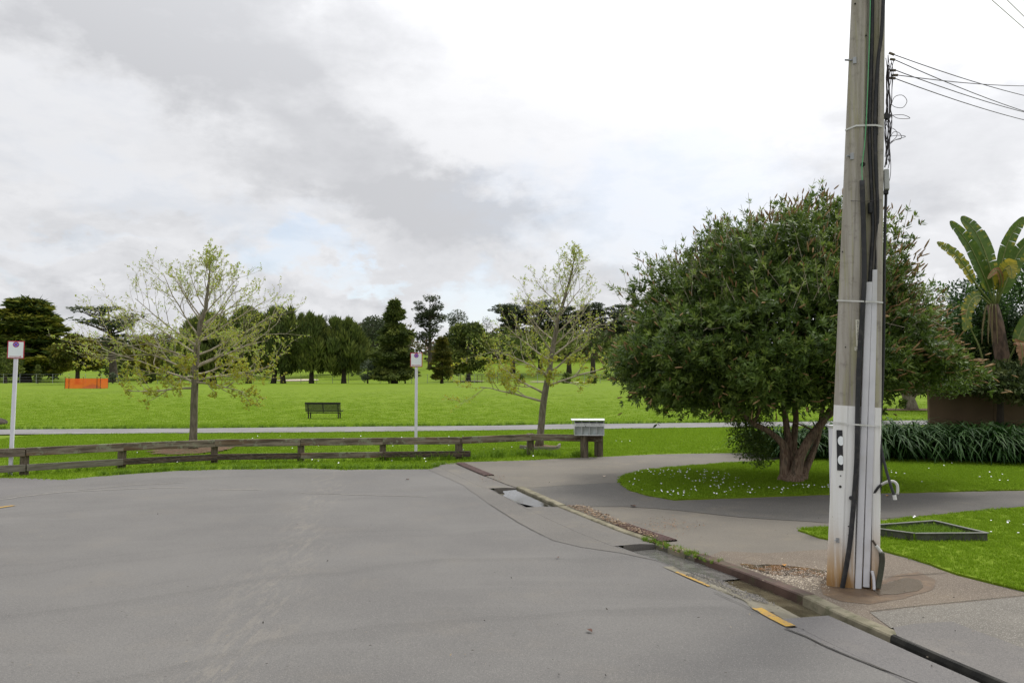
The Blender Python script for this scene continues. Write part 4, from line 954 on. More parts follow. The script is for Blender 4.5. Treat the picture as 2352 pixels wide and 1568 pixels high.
# ------------------------------------------------------------------ the two young trees coming into leaf
def young_tree(base_px, trunk_px, Y, prim, label, seed, mulch=True, leaf_n=1.0):
    rng = random.Random(seed); base = G(*base_px); Y = base.y
    t = empty('young_tree', base); tag(t, label, 'tree', 'young trees coming into leaf')
    tp = [At(x, y, Y) - base for x, y in trunk_px]; tp[0].z = -.05
    trk = MB(); br = MB(); LP, LD, LT, LL = [], [], [], []
    def trunk_at(s):
        s = max(0, min(.999, s)) * (len(tp) - 1); i = int(s); return tp[i].lerp(tp[i + 1], s - i)
    N = len(tp); pts = [trunk_at(k / 26) for k in range(27)]
    for k in range(1, 27): pts[k] = pts[k] + Vector((rng.uniform(-.012, .012), rng.uniform(-.015, .015), 0))
    rad = [.100 * (1 - k / 26) ** .8 + .008 + (.035 if k == 0 else 0) for k in range(27)]
    trk.tube(pts, rad, 10, True, .04, 3)
    trk.build('trunk', M_BARK, t, True)
    def grow(p, d, L, r, lvl, up):
        n = 6 if lvl < 2 else 4; pts = [p.copy()]; q_ = p.copy(); dd = d.copy()
        for k in range(n):
            dd = (dd + Vector((rng.uniform(-1, 1), rng.uniform(-1, 1), rng.uniform(-.8, .8))) * (.17 if lvl < 2 else .22) + Vector((0, 0, up))).normalized()
            q_ = q_ + dd * (L / n); pts.append(q_.copy())
        rr = [max(.0028, r * (1 - .75 * k / n)) for k in range(n + 1)]
        br.tube(pts, rr, 6 if lvl == 0 else (4 if lvl == 1 else 3), False)
        if lvl < 3:
            nb = {0: 8, 1: 5, 2: 3}[lvl] - (1 if p.z > 3.2 else 0)
            for k in range(nb):
                s = (.22 + .78 * (k + rng.random()) / nb) * n; i = min(n - 1, int(s)); pp = pts[i].lerp(pts[i + 1], s - i)
                ax = (pts[i + 1] - pts[i]).normalized(); side = ax.cross(Vector((rng.uniform(-1, 1), rng.uniform(-1, 1), rng.uniform(-1, 1)))).normalized()
                nd = (ax * rng.uniform(.55, 1.0) + side * rng.uniform(.5, .95) + Vector((0, 0, .18))).normalized()
                grow(pp, nd, L * rng.uniform(.32, .52) * (1 if lvl < 2 else .9), rr[i] * .55, lvl + 1, up * .8 + .02)
        if lvl >= 2:
            for k in range(int((5.6 if p.z < 3.1 else 3.2) * leaf_n)):
                s = rng.random() ** .7 * n * .999; i = int(s); pp = pts[i].lerp(pts[i + 1], s - i)
                for w in range(rng.choice((1, 1, 2))):
                    LP.append(pp + Vector([rng.uniform(-.02, .02) for _ in range(3)])); LD.append(Vector((rng.uniform(-1, 1), rng.uniform(-1, 1), rng.uniform(-.6, 1))))
                    low = pp.z < 2.6
                    LT.append(min(1, max(0, rng.gauss(.42 if low else .62, .25)))); LL.append(rng.uniform(.035, .065) * (1.15 if low else .8) * (1.5 if rng.random() < .06 else 1))
    for (s, azd, elv, L, upc) in prim:
        p = trunk_at(s); a = R(azd); e = R(elv); d = Vector((math.cos(a) * math.cos(e), math.sin(a) * math.cos(e), math.sin(e)))
        k = int(s * 26); grow(p, d, L * (.90 if seed == 21 else .84), rad[k] * .38, 0, upc)
    br.build('branches', M_BRANCH, t)
    leaves('leaves', [tuple(v) for v in LP], [tuple(v) for v in LD], np.array(LL), np.array(LL) * .75, LT, M_LEAFYOUNG, t, fat=.55)
    return t
prim1 = []
rng = random.Random(5)
# (place on the trunk, bearing, elevation, length, upward curl)
for s, azd, elv, L, up in ((.155, 195, 0, 1.9, .008), (.17, 350, 2, 1.7, .01), (.17, 172, 18, 3.2, .012), (.18, 15, 10, 2.5, .012), (.19, 265, 5, 1.6, .01), (.21, 60, 10, 1.8, .01), (.22, 188, 24, 3.0, .012), (.24, 335, 12, 2.3, .01), (.25, 5, 18, 2.8, .015),
    (.27, 130, 10, 1.8, .01), (.28, 215, 14, 2.2, .01), (.30, 20, 26, 2.6, .015), (.31, 165, 30, 2.7, .015), (.33, 300, 16, 2.0, .01), (.35, 200, 34, 2.3, .02), (.37, 0, 30, 2.4, .02), (.39, 90, 25, 1.6, .02), (.41, 175, 42, 2.2, .02), (.43, 345, 38, 2.0, .02),
    (.46, 30, 45, 1.8, .02), (.49, 240, 45, 1.5, .02), (.52, 190, 52, 1.7, .02), (.56, 5, 50, 1.7, .02), (.60, 120, 52, 1.3, .02), (.64, 200, 58, 1.4, .02), (.68, 340, 58, 1.3, .02), (.73, 60, 60, 1.1, .02), (.78, 190, 64, 1.0, .02), (.83, 350, 64, .9, .02), (.88, 130, 66, .75, .02), (.94, 300, 70, .6, .02)):
    prim1.append((s, azd, elv, L, up))
young_tree((444, 1032), [(444, 1032), (447, 880), (452, 800), (462, 735), (474, 705), (478, 650), (484, 600)], 22, prim1, 'young tree with yellow green leaves on the left, behind the barrier', 21)
prim2 = []
for s, azd, elv, L, up in ((.14, 190, 22, 2.3, .012), (.18, 172, 34, 1.9, .02), (.22, 2, 20, 2.5, .015), (.25, 255, 15, 1.4, .01), (.28, 195, 28, 2.3, .015), (.30, 345, 26, 2.0, .015), (.33, 80, 20, 1.4, .01), (.36, 178, 36, 2.1, .02), (.38, 10, 34, 2.2, .02),
    (.41, 215, 38, 1.8, .02), (.44, 330, 40, 1.8, .02), (.47, 160, 45, 1.7, .02), (.50, 15, 46, 1.8, .02), (.53, 280, 45, 1.3, .02), (.56, 195, 52, 1.6, .02), (.59, 350, 52, 1.6, .02), (.62, 100, 54, 1.2, .02), (.66, 180, 58, 1.4, .02), (.70, 10, 58, 1.4, .02), (.74, 240, 60, 1.1, .02), (.78, 340, 62, 1.1, .02), (.82, 160, 64, 1.0, .02),
    (.87, 30, 66, .9, .02), (.91, 220, 68, .75, .02), (.95, 320, 70, .6, .02)):
    prim2.append((s, azd, elv, L, up))
young_tree((1238, 1026), [(1238, 1026), (1248, 920), (1260, 860), (1270, 800), (1280, 740), (1296, 690), (1310, 640), (1320, 592)], 23, prim2, 'young tree with yellow green leaves behind the mailbox end of the barrier', 33, leaf_n=.8)
# mulch and timber edging at their feet
def mulch_ring(px, py, rx, ry, label):
    c = G(px, py); pts = [Vector((c.x + rx * math.cos(a), c.y + ry * math.sin(a), 0)) for a in np.linspace(0, 2 * math.pi, 24)[:-1]]
    o = poly_sheet('mulch_bed', pts, .03, M_MULCH, jag=.25, step=.12, zf=T); tag(o, kind='structure')
mulch_ring(444, 1034, 1.0, 1.5, ''); mulch_ring(1240, 1028, .55, .9, '')
ed = empty('timber_edging', G(1240, 1033)); tag(ed, 'low pale timber edging round the foot of the right young tree', 'edging')
e0 = ed.location.copy()
for a, c in (((1195, 1030), (1212, 1033)), ((1213, 1034), (1278, 1034)), ((1279, 1033), (1286, 1026))):
    A, C_ = G(*a), G(*c); mid = (A + C_) / 2; L = (C_ - A).length
    o = MB().box((0, 0, .045), (L, .05, .12), bev=.005).build('board', mat_noise('edging', (.22, .16, .11), (.32, .24, .17), 5, .9) if False else M_RAILGREY, ed); o.location = mid - e0; o.rotation_euler = (0, 0, yaw(C_ - A))

# ------------------------------------------------------------------ big bottlebrush
bb = G(1812, 1106); bbt = empty('bottlebrush_tree', bb); tag(bbt, 'big dense bottlebrush with rough split trunk on the daisy lawn', 'tree')
def bpt(px, py, dy=0): return At(px, py, bb.y + dy) - bb
stems = [
    ([(1806, 1108, 0), (1803, 1060, .0), (1797, 1020, .05), (1765, 990, .0), (1728, 970, -.1), (1700, 940, -.2), (1660, 880, -.3), (1600, 800, -.3)], [.26, .20, .16, .12, .10, .085, .06, .02]),
    ([(1812, 1108, .1), (1812, 1040, .15), (1806, 980, .25), (1800, 930, .3), (1795, 860, .3), (1770, 740, .2), (1760, 620, 0)], [.24, .18, .14, .12, .10, .07, .02]),
    ([(1818, 1108, .15), (1822, 1020, .35), (1828, 960, .5), (1826, 900, .6), (1850, 780, .6), (1860, 640, .4)], [.22, .15, .12, .11, .08, .02]),
    ([(1822, 1110, -.12), (1836, 1055, -.12), (1855, 1015, -.1), (1885, 975, -.1), (1912, 935, -.05), (1935, 880, 0), (1980, 790, .1), (2030, 690, .2)], [.30, .22, .20, .17, .14, .11, .08, .02]),
    ([(1900, 955, -.1), (1945, 920, .3), (1990, 880, .5), (2080, 820, .6)], [.11, .09, .07, .02]),
    ([(1838, 1106, .1), (1862, 1050, .2), (1880, 1000, .35), (1890, 930, .5), (1900, 830, .7)], [.20, .14, .11, .09, .03]),
    ([(1728, 972, -.1), (1745, 940, -.4), (1740, 880, -.6), (1720, 780, -.8)], [.07, .06, .05, .02]),
    ([(1870, 990, .1), (1840, 975, -.1), (1812, 968, -.2)], [.04, .035, .02]),
]
tb = MB()
for si, (pp, rr) in enumerate(stems):
    P0 = [bpt(*p) for p in pp]; P1, R1 = [], []
    for k in range(len(P0) - 1):
        nn_ = 6
        for j in range(nn_):
            u = j / nn_; a = P0[max(k - 1, 0)]; b1 = P0[k]; c1 = P0[k + 1]; d1 = P0[min(k + 2, len(P0) - 1)]
            P1.append(.5 * ((2 * b1) + (c1 - a) * u + (2 * a - 5 * b1 + 4 * c1 - d1) * u * u + (3 * b1 - a - 3 * c1 + d1) * u ** 3)); R1.append(rr[k] * (1 - u) + rr[k + 1] * u)
    P1.append(P0[-1]); R1.append(rr[-1])
    if rr[0] > .15: R1[0] *= 1.25; R1[1] *= 1.1
    R1 = [x * (.58 if q_ < 3 else .43) for q_, x in enumerate(R1)]; tb.tube(P1, R1, 22 if rr[0] > .15 else 10, True, .16, 7, si * 3.1)
tb.build('trunk', M_BARKRED, bbt, True)
# crown: leafy sprigs spread through an uneven shell
cc = np.array([bpt(1816, 790)[0], 0.1, bpt(1822, 790)[2]]); RX, RY, RZ, RZB = 3.22, 2.7, 2.58, 1.16
def crown_r(u):
    v = Vector(u)
    return (1 - .10 * max(0, u[0]) - .14 * min(1, abs(u[0]) * max(0, u[2]) * 2) - (.05 if u[0] > 0 and u[2] > 0 else 0) * u[0]) + .17 * noise.noise(v * 1.9 + Vector((3, 1, 7))) + .20 * noise.noise(v * 4.6) + .12 * noise.noise(v * 9)
def sprig_set(n, r0, r1, seed, power=1.0, only_top=False):
    rg = np.random.default_rng(seed); u = unit(rg.normal(size=(n * 2, 3)))
    if only_top: u = u[u[:, 2] > .15]
    u = u[u[:, 2] > -.93][:n]
    rr = np.array([crown_r(x) for x in u]); f = r0 + (r1 - r0) * rg.random(len(u)) ** power
    sc = np.stack([np.full(len(u), RX), np.full(len(u), RY), np.where(u[:, 2] > 0, RZ, RZB)], 1)
    low = u[:, 2] < 0; h_ = np.hypot(u[:, 0], u[:, 1]) + 1e-6; wd = np.where(low, np.maximum(h_, .0) ** .45 / h_, 1.0)
    U = u * np.stack([wd, wd, np.ones(len(u))], 1)
    P = cc + U * sc * (rr * f)[:, None]
    P[:, 2] += np.where((u[:, 2] < 0) & (u[:, 0] > .15), -u[:, 2] * .45 * np.clip((u[:, 0] - .15) * 3, 0, 1), 0)
    # the underside is ragged: some hangs lower towards the left
    P[:, 2] -= np.where(u[:, 2] < .1, .35 * (rg.random(len(u)) ** 2), 0)
    return P, u, rg
def sprigs(n, r0, r1, seed, nl, L, W, power=1.0, only_top=False, tmean=.45):
    P, u, rg = sprig_set(n, r0, r1, seed, power, only_top); n = len(P)
    ax = unit(u * [1, 1, .8] + rg.normal(size=(n, 3)) * .45 + [0, 0, .35 if not only_top else .9])
    ln = .05 + .07 * rg.random(n); t = rg.random((n, nl)); PP = P[:, None, :] + ax[:, None, :] * (t * ln[:, None])[:, :, None]
    rnd = rg.normal(size=(n, nl, 3)); perp = unit(rnd - (rnd * ax[:, None, :]).sum(-1, keepdims=True) * ax[:, None, :])
    D = unit(perp * .85 + ax[:, None, :] * (.35 + .5 * t[:, :, None]))
    tint = np.clip(tmean + rg.normal(size=(n, 1)) * .22 + rg.normal(size=(n, nl)) * .1, 0, 1)
    return PP.reshape(-1, 3), D.reshape(-1, 3), tint.reshape(-1), np.full(n * nl, L) * (.7 + .5 * rg.random(n * nl)), P, ax
A = sprigs(9800, .86, 1.0, 1, 13, .105, .022, tmean=.5); B_ = sprigs(11500, .50, .92, 2, 9, .15, .026, tmean=.32); C3 = sprigs(520, 1.0, 1.10, 3, 12, .10, .02, only_top=True, tmean=.75)  # inner sprigs tinted darker: shade between clusters put into leaf colour
# low sprigs hanging at the left of the trunk
rg = np.random.default_rng(8); lowc = [(bpt(1712, 1000, .5), .36, .50), (bpt(1735, 985, .9), .4, .5), (bpt(1690, 930, .3), .5, .3), (bpt(1700, 940, .1), .5, .35), (bpt(1745, 1035, .3), .3, .35), (bpt(1650, 905, 0), .6, .22), (bpt(1560, 905, 0), .30, .15), (bpt(2180, 880, .2), .45, .3)]
lp, ld, lt_ = [], [], []
for c, rx, rz in lowc:
    n = 900; u = unit(rg.normal(size=(n, 3))) * (rg.random(n) ** .4)[:, None]; lp.append(np.array(c) + u * [rx, rx, rz]); ld.append(rg.normal(size=(n, 3)) + [0, 0, .1]); lt_.append(np.clip(.45 + .2 * rg.normal(size=n), 0, 1))
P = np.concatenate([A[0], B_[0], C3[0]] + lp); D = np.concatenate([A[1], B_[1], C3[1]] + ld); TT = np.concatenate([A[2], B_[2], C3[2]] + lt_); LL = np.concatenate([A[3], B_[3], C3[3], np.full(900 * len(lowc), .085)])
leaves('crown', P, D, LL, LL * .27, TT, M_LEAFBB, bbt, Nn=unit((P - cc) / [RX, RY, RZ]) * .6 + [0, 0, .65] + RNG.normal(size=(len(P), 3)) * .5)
# flower spikes, more of them on the sunny right and top
P, u, rg = sprig_set(5200, .95, 1.08, 12); keep = rg.random(len(P)) < np.clip(.30 + .45 * u[:, 0] + .35 * u[:, 2], .14, 1); P = P[keep]; u = u[keep]
n = len(P); ax = unit(u + rg.normal(size=(n, 3)) * .4 + [0.15, 0, .45]); V = []; Fs = []; tn = []
for i in range(n):
    a = Vector(ax[i]); s = a.orthogonal().normalized(); t2 = a.cross(s); p = Vector(P[i]); L = random.uniform(.10, .19); r_ = random.uniform(.010, .015); k = len(V)
    for z, rr_ in ((0, .5), (.25, 1), (.7, 1), (1, .25)):
        for j in range(4):
            th = j * math.pi / 2 + z; V.append(tuple(p + a * (L * z) + (s * math.cos(th) + t2 * math.sin(th)) * r_ * rr_))
    tv_ = random.random()
    for z in range(3):
        for j in range(4): Fs.append((k + z * 4 + j, k + z * 4 + (j + 1) % 4, k + z * 4 + 4 + (j + 1) % 4, k + z * 4 + 4 + j)); tn.append(tv_)
mesh_np('flower_spikes', V, Fs, M_SPIKE, bbt, tn)
# thin shoots standing out of the top
tw = MB(); P, ax = C3[4], C3[5]
for i in range(len(P)):
    p = Vector(P[i]); a = Vector(ax[i]); tw.tube([p - a * .35, p, p + a * .22], [.005, .004, .003], 3, False)
rng = random.Random(3)
for k in range(130):     # bare twigs inside and under the crown
    u = Vector((rng.uniform(-1, 1), rng.uniform(-1, 1), rng.uniform(-.9, .2))).normalized(); p = Vector(cc) + Vector((u.x * RX * .4, u.y * RY * .4, u.z * RZB * .3)); e = Vector(cc) + Vector((u.x * RX * .93, u.y * RY * .9, u.z * RZB * .95))
    md = (p + e) / 2 + Vector((rng.uniform(-.3, .3), rng.uniform(-.3, .3), rng.uniform(0, .4))); tw.tube([p, md, e], [.018, .011, .004], 4, False)
tw.build('twigs', M_BRANCH, bbt)

# ------------------------------------------------------------------ garden on the right
# forked tree out on the grass, seen under the bottlebrush
dY = 51.0; X = XatY(2090, dY); dt = empty('forked_tree', (X, dY, T(X, dY))); tag(dt, 'grey forked tree standing on the grass beyond the garden hedge', 'tree')
m = MB(); m.tube([(0, 0, -.1), (-.05, 0, .4), (-.25, 0, 1.0), (-.55, 0, 1.6), (-1.2, .2, 2.6), (-1.8, .4, 4)], [.50, .38, .34, .30, .2, .08], 12, True, .08, 5)
m.tube([(-.12, 0, .75), (.30, .1, 1.25), (.75, .2, 1.7), (1.6, 0, 2.6), (2.2, 0, 4)], [.30, .28, .24, .16, .07], 12, True, .08, 5); m.build('trunk', M_BARK, dt, True)
pads = []; rng = random.Random(2)
for k in range(50):
    a = rng.uniform(0, 6.28); r_ = 3.6 * math.sqrt(rng.random()); pads.append(((r_ * math.cos(a), r_ * math.sin(a), 3.9 + rng.uniform(0, 2.6) * (1 - r_ / 4.5)), (.9, .9, .6), rng.random()))
crown_from_pads('crown', pads, 110, .3, .16, M_LEAFDARK, dt, 'out')
mulch = [Vector((X + 2.2 * math.cos(a), dY + 1.1 * math.sin(a), 0)) for a in np.linspace(0, 2 * math.pi, 20)[:-1]]
tag(poly_sheet('bare_soil', mulch, .04, M_MULCH, jag=.15, step=.3, zf=T), kind='structure')

# brown boundary wall of panels
wl = empty('boundary_wall', (11.1, 21.3, 0)); tag(wl, 'plain brown panel wall in deep shade behind the strap leaved plants', 'wall')
for k in range(6):
    MB().box((.85 + k * 1.72, .02 * (k % 2), .84), (1.70, .10, 1.78), bev=.006).build('panel', M_WALL, wl)
MB().box((5.1, .0, 1.755), (10.4, .16, .05)).build('coping', M_WALL, wl)
# hedge of strap-leaved clumps
def strap_plants(name, spots, hgt, nleaf, label):
    V = []; Fs = []; tn = []; rng = random.Random(6)
    for (x, y, sc) in spots:
        for k in range(nleaf):
            a = rng.uniform(0, 2 * math.pi); L = hgt * sc * rng.uniform(.75, 1.2); w = rng.uniform(.014, .024) * (1.4 if rng.random() < .3 else 1); e = R(rng.uniform(48, 84)); base = Vector((x + .12 * math.cos(a), y + .12 * math.sin(a), 0.02))
            d = Vector((math.cos(a) * math.cos(e), math.sin(a) * math.cos(e), math.sin(e))); s = Vector((-math.sin(a), math.cos(a), 0)); p = base; k0 = len(V); n = 6; tv_ = rng.random()
            for j in range(n + 1):
                ww = w * (1 - (j / n) ** 3 * .85); V.append(tuple(p - s * ww)); V.append(tuple(p + s * ww + Vector((0, 0, .003))))
                p = p + d * (L * 1.25 / n); d = (d + Vector((math.cos(a) * .10, math.sin(a) * .10, -.30 - .05 * j))).normalized()
            for j in range(n): Fs.append((k0 + 2 * j, k0 + 2 * j + 1, k0 + 2 * j + 3, k0 + 2 * j + 2)); tn.append(tv_)
    o = mesh_np(name, V, Fs, M_AGAP, None, tn); tag(o, label, 'plants', kind='stuff'); return o
spots = []; rng = random.Random(12)
for k in range(170):
    u = rng.random(); y0 = 19.3 - 2.7 * u; x = 8.6 + 7.2 * u; v = rng.uniform(0, 1.9); spots.append((x + rng.uniform(-.3, .3), y0 + v * .9 + .25, rng.uniform(.85, 1.15)))
strap_plants('agapanthus_bed', spots, 1.02, 70, 'dense dark green strap leaved plants along the brown wall')
spots = []
for k in range(34): spots.append((rng.uniform(6.5, 8.8), rng.uniform(19.6, 21.3) + 0, rng.uniform(.8, 1.1)))
strap_plants('flax_bed', spots, 1.0, 50, 'dark strap leaved plants in the shade behind the bottlebrush trunk')
ge = empty('garden_edging', (9.5, 18.9, 0)); tag(ge, 'brown timber edging between the lawn and the strap leaved plants', 'edging')
A1, A2 = G(2020, 1052), G(2210, 1062)
for k in range(3):
    a = A1.lerp(A2, k / 3); c = A1.lerp(A2, (k + 1) / 3); o = MB().box((0, 0, .03), ((c - a).length - .02, .04, .10), bev=.004).build('board', M_POST, ge); o.location = (a + c) / 2 - ge.location; o.rotation_euler = (0, 0, yaw(c - a))
gc_pts = [A1 + Vector((0, .03, 0)), A2 + Vector((0, .03, 0)), A2 + Vector((.6, 1.0, 0)), A1 + Vector((0, 1.2, 0))]
tag(poly_sheet('planting_bed', gc_pts + [], .035, M_MULCH, jag=.03), kind='structure')

# bird of paradise palm
bp0 = Vector((XatY(2312, 21.8), 21.8, 0)); ban = empty('banana_palm', bp0); tag(ban, 'tall bird of paradise palm with torn paddle leaves at the right edge', 'palm')
def wp(px, py, dy=0): return At(px, py, 21.8 + dy) - bp0
m = MB(); m.tube([(0, 0, 0), wp(2312, 900), wp(2300, 820), wp(2287, 740), wp(2278, 700)], [.26, .2, .19, .17, .14], 12, True, .18, 5); m.build('trunk', mat_noise('palm_stem', (.05, .035, .025), (.13, .085, .06), 4, .9, .9, 12, stretch=(2, 2, 1)), ban, True)
def paddle(pts, width, tint, mat=M_BANANA, torn=.35, seed=0, blade_from=.3, stem_r=.03, face=(0, -1, .1), name='leaf'):
    rng = random.Random(seed); P0 = [Vector(p) for p in pts]; N = 40; C = []
    for i in range(N + 1):
        s = i / N * (len(P0) - 1); k = min(int(s), len(P0) - 2); u = s - k
        a = P0[max(k - 1, 0)]; b1 = P0[k]; c1 = P0[k + 1]; d1 = P0[min(k + 2, len(P0) - 1)]
        C.append(.5 * ((2 * b1) + (c1 - a) * u + (2 * a - 5 * b1 + 4 * c1 - d1) * u * u + (3 * b1 - a - 3 * c1 + d1) * u ** 3))
    V = []; Fs = []; tn = []; i0 = int(N * blade_from); fc = Vector(face).normalized()
    for sd in (-1, 1):
        k = i0
        while k < N:
            seg = rng.choice((1, 2, 2, 3, 4)); e = min(N, k + seg); dr = rng.uniform(-.12, .10) * (1 if torn else .2); gap = .10 if rng.random() < torn else 0.0
            n0 = len(V)
            for j in range(k, e + 1):
                s = (j - i0) / (N - i0); t = (C[min(j + 1, N)] - C[max(j - 1, 0)]).normalized(); sdv = t.cross(fc).normalized() * sd
                w = width * (math.sin(math.pi * min(.995, .08 + .92 * s) ** .8) ** .55) * (1 if torn < .5 else rng.uniform(.7, 1))
                off = t * (.18 * w) ; sh = -t * gap * w if j == e else Vector((0, 0, 0))
                V.append(tuple(C[j])); V.append(tuple(C[j] + sdv * w * .55 + off * .6 - fc * (-.05) * w + sh * .5)); V.append(tuple(C[j] + sdv * w + off + fc * (.22 + dr) * w * -1 * -.8 + sh + Vector((0, 0, -abs(dr) * w))))
            for j in range(e - k):
                for r_ in range(2): Fs.append((n0 + j * 3 + r_, n0 + j * 3 + r_ + 1, n0 + (j + 1) * 3 + r_ + 1, n0 + (j + 1) * 3 + r_)); tn.append(min(1, max(0, rng.gauss(tint + (.28 if r_ == 1 and rng.random() < .3 else 0), .08))))
            k = e
    bl = mesh_np(name, V, Fs, mat, ban, tn)
    MB().tube(C[::2], [stem_r * (1 - .8 * i / len(C[::2])) for i in range(len(C[::2]))], 6).build('midrib', mat_noise('midrib', (.14, .17, .05), (.2, .22, .08), 4, .6), bl)
    return bl
paddle([wp(2283, 700), wp(2262, 640, -.3), wp(2225, 560, -.5), wp(2182, 508, -.6)], .20, .30, seed=1, torn=.22, blade_from=.22)
paddle([wp(2285, 700), wp(2275, 620, -.2), wp(2245, 540, -.2), wp(2208, 497, -.1)], .24, .36, seed=2, torn=.2, blade_from=.2)
paddle([wp(2288, 700), wp(2298, 620, .1), wp(2318, 550, .1), wp(2352, 498, .0)], .19, .38, seed=3, torn=.35, blade_from=.3)
paddle([wp(2290, 700), wp(2310, 650, -.2), wp(2340, 580, -.3), wp(2385, 530, -.4)], .22, .30, seed=4, torn=.4, blade_from=.2)
paddle([wp(2280, 700), wp(2240, 650, -.4), wp(2200, 590, -.5), wp(2152, 556, -.5)], .17, .62, seed=5, torn=.8, blade_from=.35)
paddle([wp(2282, 710), wp(2250, 680, -.6), wp(2225, 700, -.8), wp(2215, 760, -.9)], .20, .55, seed=6, torn=.6, blade_from=.3)
paddle([wp(2290, 700), wp(2296, 640, -.5), wp(2318, 610, -.7), wp(2325, 640, -.8)], .24, .75, seed=7, torn=.5, blade_from=.2)
paddle([wp(2300, 870), wp(2330, 800, -.3), wp(2352, 750, -.3), wp(2390, 700, -.3)], .22, .45, seed=8, torn=.4, blade_from=.4)
paddle([wp(2305, 860), wp(2330, 800, -.6), wp(2345, 790, -.9), wp(2350, 850, -1.0)], .18, .4, M_DEADLEAF, seed=9, torn=.7, blade_from=.4, name='dead_leaf')
paddle([wp(2290, 700), wp(2300, 650, -.5), wp(2290, 620, -.7), wp(2268, 640, -.8)], .10, .6, M_DEADLEAF, seed=10, torn=.8, blade_from=.3, name='dead_leaf')
paddle([wp(2270, 880), wp(2250, 800, -.3), wp(2225, 745, -.4), wp(2210, 700, -.5)], .12, .6, seed=11, torn=.6, blade_from=.6)
for k in range(4):
    a = random.uniform(-1, 1); paddle([wp(2285, 715), wp(2285 + a * 18, 700, -.25), wp(2287 + a * 30, 740 + 15 * random.random(), -.3), wp(2289 + a * 34, 790, -.3)], .03, .3, M_PALMDEAD, seed=30 + k, torn=.9, blade_from=.2, stem_r=.012, name='dead_leaf')
# evergreen shrubs right of and behind the palm
def shrub(name, cx, cy, Y, rx, rz, label, mat, n, size, cat='shrub', seed=1, z0=0.0):
    c = At(cx, cy, Y); t = empty(name, (c.x, Y, 0)); tag(t, label, cat); rng = random.Random(seed); pads = []
    for k in range(n):
        v = Vector((rng.gauss(0, 1), rng.gauss(0, 1), rng.gauss(0, 1))).normalized() * rng.uniform(.4, .95); pads.append(((v.x * rx, v.y * rx * .8, max(.3, c.z + v.z * rz)), (rx * .24, rx * .24, rz * .2), rng.random()))
    crown_from_pads('crown', pads, 260, size, size * .5, mat, t, 'out')
    MB().tube([(0, 0, 0), (.1, 0, c.z)], [.12, .06], 7).build('trunk', M_BARKDARK, t)
M_SHRUBD = mat_leaf('dark_shrub_leaf', [(.018, .03, .010), (.04, .06, .016), (.075, .09, .025)], .15, .7, .1)  # leaf colours of the darker shrubs round wall and palm
M_SHRUBG = mat_leaf('shrub_leaf', [(.02, .05, .012), (.045, .10, .02), (.10, .19, .035)], .25, .4, .4)
shrub('evergreen_shrub', 2420, 690, 24.5, 1.9, 2.3, 'glossy dark green shrub at the right edge behind the palm', M_SHRUBG, 60, .13, seed=3)
shrub('evergreen_shrub', 2225, 770, 24.5, 1.6, 1.9, 'green shrub between the bottlebrush and the palm trunk', M_SHRUBG, 42, .12, seed=4)
shrub('evergreen_shrub', 2330, 830, 23.6, 2.4, 1.0, 'dark low shrub at the foot of the palm above the wall', M_SHRUBD, 55, .12, seed=5)
shrub('evergreen_shrub', 2180, 880, 22.6, .9, .30, 'trailing dark shrub spilling over the left end of the brown wall', M_SHRUBD, 20, .10, seed=6)

shrub('evergreen_shrub', 2290, 878, 20.9, 2.9, .50, 'dark foliage hanging over the top of the brown wall', M_SHRUBD, 60, .11, seed=8)
shrub('evergreen_shrub', 2262, 760, 22.9, 1.0, 1.7, 'upright green shrub hugging the left side of the palm trunk', M_SHRUBG, 40, .11, seed=9)
shrub('evergreen_shrub', 2400, 820, 22.4, 1.5, 1.3, 'dark shrub right of the palm trunk at the frame edge', M_SHRUBD, 45, .12, seed=10)

